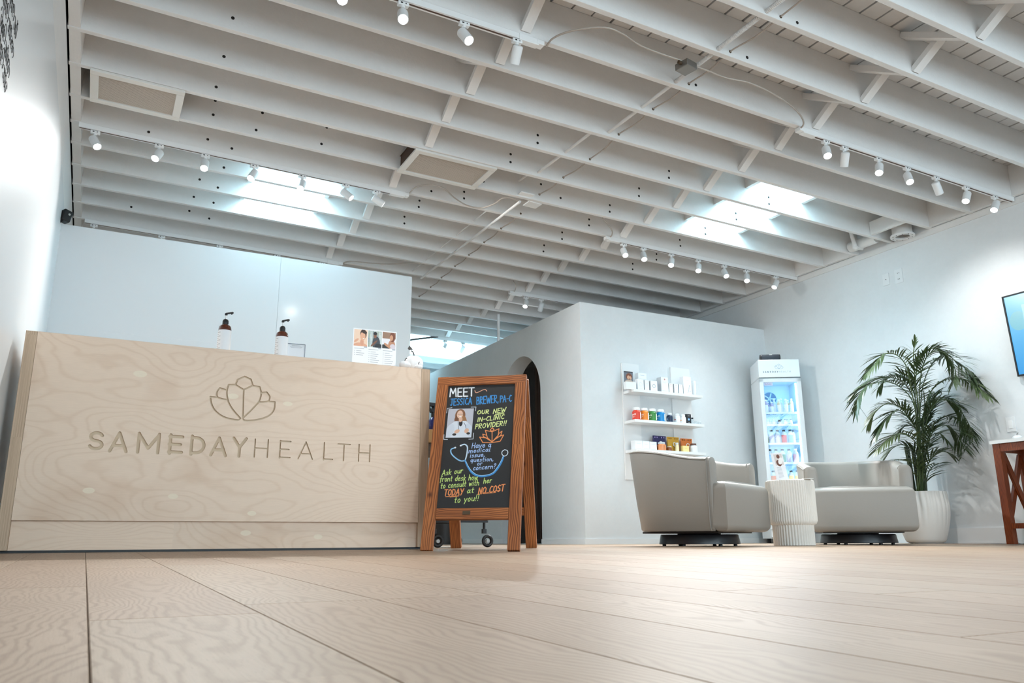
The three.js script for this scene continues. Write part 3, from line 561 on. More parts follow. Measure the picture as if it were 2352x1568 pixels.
  poly([...[[1370, 234], [1409, 238]].map((q) => zz(...q)), ...cr([[1409, 238], [1405, 285], [1375, 325], [1315, 350], [1250, 360], [1205, 357], [1198, 345]], 16)], lw);
  const px0 = DX0 + 0.05 - (DX0 + DX1) / 2, px1 = -px0 - 0.006, ph0 = 0.148;
  const loops = traceStrokes(caps, 0.0011);
  const face = new THREE.Shape([[px0, ph0], [px1, ph0], [px1, DH], [px0, DH]].map((q) => new THREE.Vector2(...q)));
  const islands = [];
  for (const l of loops) { const v = l.map((q) => new THREE.Vector2(...q)); if (THREE.ShapeUtils.area(v) > 0) face.holes.push(new THREE.Path(v)); else islands.push(new THREE.Shape(v.reverse())); }
  const GD = 0.010, fg = [face, ...islands].map((q) => boxUV(norm(new THREE.ShapeGeometry(q).translate(0, 0, GD)), 1.05, 0));
  fg.push(boxUV(span(px0, px1, ph0, ph0 + 0.0004, 0, GD).translate(0, 0, GD), 1.05, 0), boxUV(span(px0, px1, DH - 0.0004, DH, 0, GD).translate(0, 0, GD), 1.05, 0));
  const gp = [], gi = []; for (const l of loops) { const o0 = gp.length / 3, n = l.length; l.forEach(([x, y]) => gp.push(x, y, 0, x, y, GD)); for (let i = 0; i < n; i++) { const a0 = o0 + 2 * i, b0 = o0 + 2 * ((i + 1) % n); gi.push(a0, a0 + 1, b0, b0, a0 + 1, b0 + 1); } }
  const gw = new THREE.BufferGeometry(); gw.setAttribute('position', new THREE.Float32BufferAttribute(gp, 3)); gw.setIndex(gi); gw.computeVertexNormals();
  const core = std(new THREE.Color(0.70, 0.54, 0.38), 0.7, { side: THREE.DoubleSide }), cut = mesh('engraving', [boxUV(crease(gw, 35)), boxUV(box(px1 - px0 - 0.002, DH - ph0 - 0.002, 0.007, (px0 + px1) / 2, (DH + ph0) / 2, -0.0035))], core, desk); cut.position.z = -GD; cut.userData.label = 'darker routed grooves of the emblem and lettering';
  const front = mesh('front_panel', fg, birch, desk); front.userData.label = 'birch front panel engraved SAMEDAYHEALTH under a flower emblem'; front.position.z = -GD;
  for (const [a, b] of [[px0 - 0.05, px0 - 0.0008], [px1 + 0.0008, px1 + 0.056]]) mesh('end_panel', [rbox(b - a, DH - 0.012, 0.7, 0.0015, (a + b) / 2, (DH + 0.012) / 2, -0.35 + 0.001, 0, 0, 0, 1)], ply, desk).userData.label = 'layered plywood edge of the end panel';
  mesh('toe_kick', boxUV(box(px1 - px0, 0.138, 0.018, (px0 + px1) / 2, 0.081, -0.03), 0.3, 0.2), birch, desk);
  mesh('worktop', boxUV(box(px1 - px0 - 0.004, 0.03, 0.30, (px0 + px1) / 2, DH - 0.017, -0.17), 0.2, 0.2), birch, desk);
  mesh('work_shelf', boxUV(box(px1 - px0 - 0.004, 0.03, 0.55, (px0 + px1) / 2, 0.74, -0.42), 0.5, 0.1), birch, desk);
  mesh('base_strip', [box(px1 - px0, 0.0115, 0.012, (px0 + px1) / 2, 0.0058, -0.032), box(0.05, 0.011, 0.6, px0 - 0.02, 0.0055, -0.33), box(0.05, 0.011, 0.6, px1 + 0.02, 0.0055, -0.33)], M.black, desk);
}
// ---- things on the desk
const amber = phy({ color: 0x5a2410, roughness: 0.08, clearcoat: 0.6, clearcoatRoughness: 0.05 });
const labelTex = canvasTex(512, 512, (g, w, h) => {
  g.fillStyle = '#eef1f5'; g.fillRect(0, 0, w, h); g.fillStyle = '#2f3338'; g.fillRect(150, 70, 90, 16); g.fillStyle = '#6c7178'; g.fillRect(150, 130, 130, 9); g.fillRect(150, 160, 60, 6);
  g.fillStyle = '#a9adb3'; for (let i = 0; i < 18; i++) g.fillRect(120, 200 + i * 14, 60 + (i * 37) % 60, 5); for (let i = 0; i < 22; i++) g.fillRect(330, 60 + i * 18, 120 - (i * 29) % 60, 5);
});
{
  const mk = (px, py, top, label) => {
    const p = atD(px, py, 4.52), H = atD(px, top, 4.52).y - DH, s = H / 0.218;
    const o = thing('pump_bottle', label, 'bottle', P(p.x, DH - 0.002, 4.52), 0.25, 'pump bottles on the desk'); o.scale.setScalar(s);
    mesh('bottle', lathe([[0, 0], [0.029, 0], [0.031, 0.004], [0.031, 0.118], [0.028, 0.134], [0.018, 0.143], [0.0135, 0.145], [0, 0.145]], 36), amber, o);
    mesh('label', lathe([[0.0313, 0.013], [0.0315, 0.016], [0.0315, 0.110], [0.0313, 0.113]], 36), std(0xffffff, 0.5, { map: labelTex }), o);
    mesh('collar', lathe([[0.012, 0.143], [0.0145, 0.145], [0.0145, 0.162], [0.011, 0.170], [0.006, 0.174], [0, 0.174]], 28), M.black, o);
    mesh('stem', cyl(0.0032, 0.0032, 0.022, 0, 0.183, 0), phy({ color: 0xffffff, roughness: 0.2, transmission: 0.5, thickness: 0 }), o);
    mesh('pump_head', [rbox(0.012, 0.012, 0.012, 0.003, 0, 0.198, 0), rbox(0.034, 0.009, 0.010, 0.003, 0.012, 0.2055, 0, 0, 0, 0.35), rbox(0.010, 0.014, 0.009, 0.002, 0.029, 0.209, 0, 0, 0, -0.7)], M.black, o);
    return o;
  };
  mk(513, 801, 711, 'amber pump bottle standing alone on the plywood desk');
  mk(645, 815, 728, 'amber pump bottle beside the small clear sign holder');
  // clear sign holder, its code left out
  const sgn = atD(679, 818, 4.55), o = thing('sign_holder', 'small clear acrylic sign holder beside the amber pump bottle', 'sign', P(sgn.x, DH, 4.55), -0.12);
  mesh('card', rbox(0.092, 0.092, 0.002, 0.0005, 0, 0.05, 0), std(0xffffff, 0.5, { map: canvasTex(256, 256, (g) => { g.fillStyle = '#e9edf2'; g.fillRect(0, 0, 256, 256); }) }), o);
  mesh('print', [box(0.052, 0.0025, 0.0006, 0, 0.09, 0.0013), box(0.07, 0.0018, 0.0006, 0, 0.083, 0.0013), box(0.06, 0.0018, 0.0006, 0, 0.078, 0.0013)], std(0xb0b4bb, 0.6), o);
  mesh('holder', [box(0.098, 0.098, 0.0022, 0, 0.05, 0.0045), box(0.098, 0.098, 0.0022, 0, 0.05, -0.0045), box(0.098, 0.003, 0.05, 0, 0.0015, -0.01)], M.acrylic, o);
  mesh('edge', [box(0.003, 0.098, 0.012, 0.0495, 0.05, 0), box(0.1, 0.002, 0.012, 0, 0.0995, 0)], std(0x6c7484, 0.25), o);
  // price card with three small photographs
  const pc = atD(859, 838, 4.56), m = thing('service_card', 'white card with three portrait photos in a row above short lists', 'sign', P(pc.x, DH, 4.56), -0.05);
  const ctex = canvasTex(1024, 768, (g, w, h) => {
    g.fillStyle = '#f3f5f9'; g.fillRect(0, 0, w, h);
    const shot = (x, bg, f) => { g.save(); g.beginPath(); g.rect(x, 20, 316, 330); g.clip(); g.fillStyle = bg; g.fillRect(x, 20, 316, 330); f(x); g.restore(); };
    const el = (x, y, a, b, c, r = 0) => { g.fillStyle = c; g.beginPath(); g.ellipse(x, y, a, b, r, 0, 7); g.fill(); };
    shot(20, '#f2d3ba', (x) => { el(x + 215, 110, 75, 100, '#4a2f26'); el(x + 150, 370, 180, 90, '#e3a98a'); el(x + 190, 270, 42, 70, '#dba083'); el(x + 205, 150, 62, 86, '#e6ae8e'); el(x + 225, 195, 22, 9, '#f5efe9'); el(x + 60, 240, 60, 24, '#e2a888', -0.6); el(x + 232, 60, 70, 34, '#3d271f', 0.3); });
    shot(354, '#b9c4bf', (x) => { for (let i = 0; i < 40; i++) { g.fillStyle = ['#8fa389', '#dfe6e6', '#6f8294', '#c5d2d6'][i % 4]; g.fillRect(x + (i * 53) % 316, 20 + (i * 71) % 330, 14, 90); } el(x + 190, 260, 90, 130, '#3f434b'); el(x + 160, 110, 40, 56, '#8a5d47'); el(x + 162, 72, 44, 34, '#1e1a1a'); el(x + 140, 270, 100, 22, '#7d523e', -0.7); el(x + 250, 330, 90, 60, '#23262c'); });
    shot(688, '#9c7a64', (x) => { g.fillStyle = '#e8e6ea'; g.fillRect(x, 150, 316, 130); el(x + 225, 290, 85, 120, '#c08868'); el(x + 240, 110, 66, 100, '#7c452c'); el(x + 215, 130, 40, 58, '#d09a78'); el(x + 250, 320, 70, 70, '#d9cfd6'); el(x + 60, 330, 110, 60, '#2a2522'); el(x + 120, 290, 90, 26, '#c9926f', 0.5); });
    g.fillStyle = '#b1b7c0'; g.fillRect(260, 350, 74, 26); g.fillRect(594, 350, 74, 26); g.fillRect(928, 350, 74, 26);
    g.fillStyle = '#a9aeb6';
    for (const [x, n] of [[40, 3], [374, 7], [708, 7]]) { g.fillRect(x - 4, 392, 230, 10); for (let i = 0; i < n; i++) { g.fillRect(x, 440 + i * 40, 22, 8); g.fillRect(x + 44, 440 + i * 40, 120 + (i * 67) % 90, 9); } }
  });
  const W = 0.268, Hc = atD(859, 758, 4.56).y - DH;
  mesh('back', box(W, Hc, 0.003, 0, Hc / 2 + 0.002, -0.0016), M.paper, m);
  const f = norm(new THREE.PlaneGeometry(W, Hc)); f.translate(0, Hc / 2 + 0.002, 0.0004);
  mesh('print', f, std(0xffffff, 0.45, { map: ctex }), m);
  mesh('foot', [box(0.05, 0.07, 0.002, 0.10, 0.036, -0.03, 0.6), box(0.03, 0.11, 0.002, W / 2 - 0.012, 0.055, -0.02, 0, 0.6, 0.12)], M.paper, m);
  // clear acrylic screen lying along the left of the desk
  const ac = thing('acrylic_screen', 'low clear acrylic screen on the desk beside the glossy wall', 'screen', P(0.28, DH, 4.62));
  mesh('panel', rbox(0.66, 0.075, 0.004, 0.0018, 0, 0.0375, 0), M.acrylic, ac); mesh('side', [box(0.004, 0.075, 0.1, -0.328, 0.0375, -0.05), box(0.004, 0.075, 0.1, 0.328, 0.0375, -0.05)], M.acrylic, ac);
}
function pumpkin(name, label, pos, r, squash, ribs, group, leaf) {
  const o = thing(name, label, 'pumpkin', pos, rr(0, 6), group);
  const g = new THREE.SphereGeometry(1, 64, 28), p = g.attributes.position;
  for (let i = 0; i < p.count; i++) { const x = p.getX(i), y = p.getY(i), z = p.getZ(i), a = Math.atan2(z, x), s = Math.hypot(x, z); const k = 1 - 0.07 * Math.pow(Math.abs(Math.sin(a * ribs / 2)), 0.35) * s * -1 - 0.07; const dim = 1 - 0.28 * Math.exp(-s * s * 9); p.setXYZ(i, x * r * k, r * squash * (1 + y * dim), z * r * k); }
  g.computeVertexNormals();
  mesh('body', g, std(new THREE.Color(0.87, 0.865, 0.87), 0.38), o);
  const t = r * squash * 1.72;
  mesh('stalk', tube([new THREE.Vector3(0, t, 0), new THREE.Vector3(0.0, t + r * 0.35, 0), new THREE.Vector3(-r * 0.18, t + r * 0.62, 0.0), new THREE.Vector3(-r * 0.36, t + r * 0.7, 0)], r * 0.07, 14, 7), std(0x4a423c, 0.8), o);
  if (leaf) { const s = new THREE.Shape(); s.moveTo(0, 0); s.lineTo(r * 0.5, r * 0.1); s.lineTo(r * 0.05, r * 0.5); s.lineTo(-r * 0.15, r * 0.15); s.closePath(); const e = norm(new THREE.ExtrudeGeometry(s, { depth: 0.002, bevelEnabled: false })); e.translate(-r * 0.62, t + r * 0.72, 0); mesh('leaf', e, std(0x55504c, 0.8), o); o.rotation.y = 0.2; }
  return o;
}
pumpkin('ceramic_pumpkin', 'large white ceramic pumpkin with a dark leaf on the end of the desk', P(atD(950, 840, 4.60).x, DH, 4.60), 0.06, 1.0, 12, undefined, true);
pumpkin('ceramic_pumpkin', 'low white ceramic pumpkin next to the card with three photos', P(atD(930, 840, 4.49).x, DH, 4.49), 0.036, 0.72, 10);
pumpkin('ceramic_pumpkin', 'tiny white ceramic pumpkin in front of the large one', P(atD(961, 844, 4.475).x, DH, 4.475), 0.026, 0.66, 9);
// ---------------------------------------------------------------- A-frame chalkboard
const cedarTex = dataTex(512, 1024, (x, y) => {                // grain along v
  const u = x / 512 * 0.25, v = y / 1024 * 1.0;
  const w = (fbm(v * 4, u * 14, 3) - 0.44) * 0.05;
  const r = (u + w) * 260 + 1.5 * fbm(v * 9 + 4, u * 30, 2), l = Math.pow(0.5 + 0.5 * Math.sin(r * 2.1 + 3 * noise(u * 40, v * 2)), 1.5);
  let k = 0; for (const [a, b] of [[0.03, 0.31], [0.11, 0.72], [0.19, 0.12], [0.22, 0.55]]) { const d = Math.hypot((u - a) / 0.012, (v - b) / 0.015); k = Math.max(k, Math.exp(-d * d)); }
  const t = fbm(u * 20, v * 3, 3) - 0.44, f = noise(u * 900, v * 18) - 0.5;
  let c = mix([186, 112, 60], [96, 48, 24], l * 0.68); c = mix(c, [70, 34, 18], k * 0.8);
  return [cl(c[0] + t * 46 + f * 16), cl(c[1] + t * 36 + f * 12), cl(c[2] + t * 22 + f * 8)];
});
cedarTex.repeat.set(4, 1);
const cedar = std(0xffffff, 0.48, { map: cedarTex, bumpMap: cedarTex, bumpScale: 0.0008 });
// single-stroke handwriting: strokes on a unit cap height, x advance first
const GLYPH = {
  A: '.62|0,0 .3,1 .6,0|.1,.36 .5,.36', B: '.55|.05,0 .05,1|.05,1 .4,.95 .42,.6 .05,.52 .5,.45 .48,.05 .05,0', C: '.55|.5,.9 .25,1 .05,.6 .08,.2 .3,0 .52,.12', D: '.6|.05,0 .05,1 .4,.9 .55,.5 .4,.08 .05,0', E: '.52|.5,1 .05,1 .05,0 .5,0|.05,.52 .42,.52',
  F: '.5|.5,1 .05,1 .05,0|.05,.52 .4,.52', I: '.22|.1,0 .1,1', J: '.5|.05,1 .5,1|.3,1 .3,.15 .15,0 .02,.12', L: '.48|.05,1 .05,0 .46,0', M: '.74|0,0 .08,1 .35,.35 .62,1 .7,0', N: '.62|.03,0 .06,1 .52,0 .55,1', O: '.62|.3,1 .06,.75 .05,.25 .3,0 .54,.25 .55,.75 .3,1', P: '.52|.05,0 .05,1 .42,.95 .46,.6 .05,.48', R: '.56|.05,0 .05,1 .42,.95 .44,.6 .05,.5 .5,0',
  S: '.5|.46,.88 .25,1 .06,.8 .12,.58 .4,.44 .44,.18 .25,0 .03,.12', T: '.58|0,1 .58,1|.29,1 .29,0', U: '.6|.05,1 .06,.25 .28,0 .5,.25 .53,1', V: '.6|.02,1 .28,0 .58,1', W: '.8|.02,1 .2,0 .4,.7 .58,0 .78,1', Y: '.58|.02,1 .28,.5|.56,1 .2,-.05', H: '.6|.05,0 .08,1|.52,0 .55,1|.06,.5 .54,.52', Q: '.6|.3,1 .05,.5 .3,0 .55,.5 .3,1',
  a: '.52|.42,.5 .2,.6 .04,.3 .14,.02 .36,.15 .44,.55|.44,.55 .42,.1 .52,.02', b: '.46|.06,1 .06,.05 .3,.02 .42,.3 .28,.55 .06,.4', c: '.44|.4,.5 .2,.58 .04,.3 .16,.02 .42,.1', d: '.5|.42,.45 .2,.58 .04,.3 .16,.02 .4,.15|.46,1 .42,.02', e: '.46|.06,.3 .4,.36 .3,.58 .08,.48 .05,.15 .2,0 .44,.12', f: '.36|.38,.9 .22,1 .16,.7 .14,-.2|.02,.52 .34,.52', g: '.48|.4,.5 .18,.58 .04,.32 .16,.06 .38,.2 .42,.55 .36,-.25 .1,-.2', h: '.48|.06,1 .05,0|.05,.35 .25,.55 .4,.45 .42,0', i: '.2|.1,.55 .1,0|.11,.8 .12,.84', k: '.46|.06,1 .05,0|.4,.55 .08,.28 .42,0', l: '.2|.1,1 .08,.05 .18,0', m: '.74|.05,.55 .05,0|.05,.35 .2,.55 .34,.45 .34,0|.34,.35 .5,.55 .64,.45 .66,0', n: '.48|.05,.55 .05,0|.05,.35 .24,.55 .4,.45 .42,0', o: '.46|.22,.58 .04,.34 .12,.04 .3,.02 .42,.3 .3,.56 .22,.58', p: '.48|.06,.55 .04,-.3|.06,.4 .28,.58 .42,.3 .28,.02 .06,.12', q: '.48|.4,.5 .18,.58 .04,.3 .16,.03 .38,.2|.42,.58 .38,-.35', r: '.38|.05,.55 .05,0|.05,.32 .2,.54 .36,.5', s: '.4|.36,.5 .18,.57 .08,.42 .32,.22 .28,.03 .04,.06', t: '.36|.16,.9 .14,.06 .3,.02|.02,.56 .34,.58', u: '.5|.05,.55 .08,.08 .26,.02 .42,.2 .44,.55|.44,.55 .44,0', v: '.44|.03,.55 .18,0 .42,.55', w: '.64|.03,.55 .16,0 .32,.45 .46,0 .62,.55', y: '.46|.04,.55 .2,.1|.44,.55 .1,-.32',
  '!': '.22|.14,1 .08,.28|.06,.04 .07,0', '?': '.42|.04,.78 .18,1 .4,.85 .2,.42 .18,.3|.17,.04 .18,0', '-': '.42|.04,.45 .38,.47', ',': '.2|.1,.08 .04,-.14', '.': '.2|.08,.02 .1,.04', ' ': '.34|',
};
const boardTex = canvasTex(1000, 1850, (g, W, H) => {
  g.fillStyle = '#2b2a2b'; g.fillRect(0, 0, W, H);
  for (let i = 0; i < 2500; i++) { g.fillStyle = i % 2 ? 'rgba(255,255,255,0.012)' : 'rgba(0,0,0,0.04)'; const a = (i * 7919) % W, b = (i * 104729) % H; g.fillRect(a, b, 20, 3); }
  // measured places on the board (close-up coordinates) to board coordinates
  const m = (x, y) => { const t = (y - 78) / (1525 - 78), l = 130 - 126 * t, r = 926 - 60 * t; return [(x - l) / (r - l) * W, t * H]; };
  const line = (pts, col, w) => { g.strokeStyle = col; g.lineWidth = w * 1.75; g.lineCap = g.lineJoin = 'round'; g.beginPath(); pts.forEach((q, i) => { const [a, b] = m(...q); i ? g.lineTo(a, b) : g.moveTo(a, b); }); g.stroke(); };
  const curve = (pts, col, w) => { g.strokeStyle = col; g.lineWidth = w * 1.4; g.lineCap = g.lineJoin = 'round'; const c = new THREE.CatmullRomCurve3(pts.map(([x, y]) => { const q = m(x, y); return new THREE.Vector3(q[0], q[1], 0); })).getPoints(60); g.beginPath(); c.forEach((p, i) => (i ? g.lineTo(p.x, p.y) : g.moveTo(p.x, p.y))); g.stroke(); };
  const write = (txt, x0, y0, x1, y1, cap, col, w, slant = 0.18) => {   // baseline from (x0,y0) to (x1,y1)
    const adv = [...txt].map((ch) => +GLYPH[ch].split('|')[0]), tot = adv.reduce((a, b) => a + b + 0.12, 0), k = Math.hypot(x1 - x0, y1 - y0) / tot, dy = (y1 - y0) / (x1 - x0);
    let pen = 0;
    [...txt].forEach((ch, i) => { for (const s of GLYPH[ch].split('|').slice(1)) { if (!s) continue; line(s.split(' ').map((q) => { const [a, b] = q.split(',').map(Number); const xx = x0 + (pen + a) * k + b * cap * slant; return [xx, y0 + (xx - x0) * dy - b * cap]; }), col, w); } pen += adv[i] + 0.12; });
  };
  const white = '#eef0f4', blue = '#3f8fd0', pale = '#a9c3ee', lime = '#c9e07f', org = '#f2955a', yel = '#e3ec9a';
  write('MEET', 150, 212, 450, 212, 105, white, 11, 0.02);
  curve([[448, 145], [460, 170], [490, 165], [530, 145], [570, 135], [590, 155]], '#eaa98a', 8);
  write('JESSICA', 155, 325, 418, 315, 82, blue, 8, 0.04); write('BREWER,', 468, 320, 735, 300, 92, blue, 8, 0.02); write('PA-C', 746, 302, 890, 295, 80, blue, 8, 0.02);
  write('OUR', 476, 443, 622, 436, 46, yel, 7); write('NEW', 664, 440, 818, 418, 52, yel, 7); line([[690, 450], [790, 430]], yel, 5); line([[680, 462], [795, 440]], yel, 5);
  write('IN-CLINIC', 476, 536, 800, 505, 50, yel, 7); write('PROVIDER!!', 452, 622, 826, 585, 56, yel, 7);
  // framing corners and portrait
  for (const q of [[[112, 415], [118, 360], [175, 352]], [[405, 352], [462, 352], [455, 400]], [[82, 680], [80, 738], [125, 740]], [[380, 742], [430, 740], [437, 670]]]) line(q, '#c8ccd4', 6);
  const quad = (pts, col) => { g.fillStyle = col; g.beginPath(); pts.forEach((q, i) => { const [a, b] = m(...q); i ? g.lineTo(a, b) : g.moveTo(a, b); }); g.closePath(); g.fill(); };
  const el = (x, y, rx, ry, col, rot = 0) => { const [a, b] = m(x, y); g.fillStyle = col; g.beginPath(); g.ellipse(a, b, rx * 1.22, ry * 1.27, rot, 0, 7); g.fill(); };
  g.save(); g.beginPath(); [[135, 368], [438, 368], [408, 722], [102, 718]].forEach((q, i) => { const [a, b] = m(...q); i ? g.lineTo(a, b) : g.moveTo(a, b); }); g.closePath(); g.clip();
  quad([[80, 360], [460, 360], [460, 740], [80, 740]], '#c3c2cb');
  el(275, 450, 62, 78, '#8a5f45'); el(325, 510, 26, 60, '#a5764f', -0.3); el(232, 490, 24, 40, '#7b5038', 0.3);
  quad([[140, 570], [215, 520], [345, 520], [395, 570], [420, 740], [95, 740]], '#dfe3ec'); el(150, 640, 48, 90, '#d6dbe6', 0.3); el(385, 640, 40, 90, '#d3d9e5', -0.3);
  el(282, 545, 22, 40, '#2b2729'); el(280, 500, 22, 34, '#e2b59c'); el(272, 440, 36, 50, '#ecc2a9'); el(276, 466, 14, 5, '#ffffff'); line([[245, 436], [305, 436]], '#5a4036', 3);
  curve([[250, 520], [252, 560], [256, 600], [258, 640]], '#4d5563', 5); curve([[318, 540], [335, 570], [345, 610], [345, 650]], '#4d5563', 5);
  el(238, 645, 34, 22, '#e6b79c', -0.5); el(352, 640, 26, 30, '#e6b79c', 0.5); el(205, 682, 24, 14, '#3b3230'); el(372, 672, 22, 14, '#3b3230');
  g.restore();
  // lotus
  for (const q of [[[655, 655], [632, 638], [655, 612], [678, 632], [655, 655]], [[655, 780], [600, 730], [575, 640], [655, 660]], [[655, 660], [735, 625], [730, 700], [655, 780]], [[655, 660], [655, 780]], [[590, 700], [545, 685], [552, 715], [610, 745]], [[725, 690], [772, 655], [758, 705], [700, 745]], [[655, 780], [580, 730], [508, 720], [545, 785], [655, 788]], [[655, 780], [720, 725], [792, 700], [750, 775], [655, 788]]]) line(q, org, 7);
  // stethoscope
  curve([[282, 815], [330, 802], [360, 825], [362, 890], [348, 960], [338, 990]], '#cfe3f4', 13); curve([[218, 838], [170, 858], [170, 900], [225, 960], [290, 995], [338, 992]], '#8fc3ea', 13);
  curve([[338, 990], [370, 1060], [420, 1130], [490, 1170], [580, 1172], [670, 1145], [730, 1080], [770, 1010], [792, 950]], '#3f8fd0', 17); curve([[345, 995], [378, 1060], [428, 1122], [495, 1160], [580, 1162], [664, 1137], [722, 1072], [762, 1005], [788, 945]], '#a9d4f0', 6);
  curve([[806, 874], [775, 895], [775, 930], [805, 948], [838, 925], [838, 890], [806, 874]], '#dfeaf4', 8); el(218, 838, 12, 10, '#e8eef4'); el(284, 816, 12, 10, '#e8eef4');
  write('Have a', 412, 850, 650, 838, 60, pale, 6); write('medical', 376, 905, 640, 890, 50, pale, 6); write('issue,', 392, 958, 580, 946, 48, pale, 6); write('question,', 400, 1010, 680, 1000, 46, pale, 6); write('or', 480, 1050, 548, 1046, 46, pale, 6); write('concern?', 432, 1105, 705, 1085, 54, pale, 6);
  write('Ask our', 62, 1162, 315, 1130, 62, lime, 6); write('front desk how', 38, 1228, 492, 1212, 62, lime, 6); write('to consult with', 48, 1305, 510, 1272, 62, lime, 6); write('her', 556, 1255, 660, 1245, 60, lime, 6);
  write('TODAY', 90, 1385, 325, 1375, 66, org, 8); line([[112, 1395], [270, 1388]], org, 5); line([[165, 1402], [270, 1390]], org, 4); write('at', 362, 1362, 452, 1352, 60, lime, 6); write('NO COST', 496, 1375, 806, 1338, 70, org, 8); line([[505, 1372], [760, 1330]], org, 4); line([[580, 1368], [705, 1355]], org, 4);
  write('to you!!', 215, 1465, 512, 1440, 66, lime, 6);
});
{
  const yaw = 36.34 * Math.PI / 180, lean = 18.13 * Math.PI / 180, W = 0.529, LEN = 1.039;
  const o = thing('chalkboard_sign', 'wooden A-frame chalkboard sign covered in coloured handwriting', 'sign', P(1.783, fY(3.95) + 0.0005, 3.911), 0);
  o.rotation.y = -yaw; // local +x to the right along the sign, local +z towards the reader
  const leaf = (s) => { const h = new THREE.Group(); h.rotation.x = -s * lean; return h; };
  const sw = 0.066, t = 0.03;
  // front frame: pieces are placed in the leaning plane by their own transforms
  const put = (name, g, mat, s, z0) => { const m = mesh(name, g, mat, o); m.rotation.x = -s * lean; m.position.z = z0; return m; };
  const sp = 2 * LEN * Math.sin(lean) + 0.066;
  for (const s of [-1, 1]) put('front_leg', boxUV(rbox(sw, LEN, t, 0.004, s * (W / 2 - sw / 2), LEN / 2 + 0.005, -t / 2, 0, 0, 0, 1), s > 0 ? 0.09 : 0.02, s > 0 ? 0.4 : 0), cedar, 1, 0);
  put('top_rail', boxUV(rbox(W - 0.002, 0.056, t - 0.002, 0.004, 0, LEN - 0.025, -t / 2 + 0.0012, 0, 0, 0, 1), 0.05, 0.3, true), cedar, 1, 0);
  put('bottom_rail', boxUV(rbox(W - 2 * sw - 0.001, 0.062, t - 0.004, 0.003, 0, 0.205, -t / 2, 0, 0, 0, 1), 0.1, 0.75, true), cedar, 1, 0);
  const bw = W - 2 * sw + 0.002, b0 = 0.236, b1 = LEN - 0.053;
  put('board', box(bw, b1 - b0, 0.008, 0, (b0 + b1) / 2, -t / 2 - 0.001), std(0x2b2a2b, 0.75), 1, 0);
  const face = norm(new THREE.PlaneGeometry(bw, b1 - b0)); face.translate(0, (b0 + b1) / 2, -t / 2 + 0.0036);
  put('chalk_writing', face, std(0xffffff, 0.7, { map: boardTex }), 1, 0).userData.label = 'black board with white, blue, green and orange handwriting';
  put('maker_plate', rbox(0.042, 0.020, 0.003, 0.001, -0.03, 0.207, -0.0005), M.brass, 1, 0);
  for (const s of [-1, 1]) put('rear_leg', boxUV(rbox(sw, LEN - 0.02, t, 0.004, s * (W / 2 - sw / 2), (LEN - 0.02) / 2 + 0.005, -t / 2, 0, 0, 0, 1), 0.15, 0.2), cedar, -1, -sp);
  put('rear_top_rail', boxUV(rbox(W - 2 * sw, 0.05, t - 0.004, 0.003, 0, LEN - 0.06, -t / 2, 0, 0, 0, 1), 0, 0, true), cedar, -1, -sp);
  put('rear_bottom_rail', boxUV(rbox(W - 2 * sw, 0.05, t - 0.004, 0.003, 0, 0.23, -t / 2, 0, 0, 0, 1), 0.1, 0.4, true), cedar, -1, -sp);
  put('rear_board', box(bw, b1 - b0 - 0.03, 0.006, 0, (b0 + b1) / 2, -t / 2), std(0x2b2a2b, 0.8), -1, -sp);
}
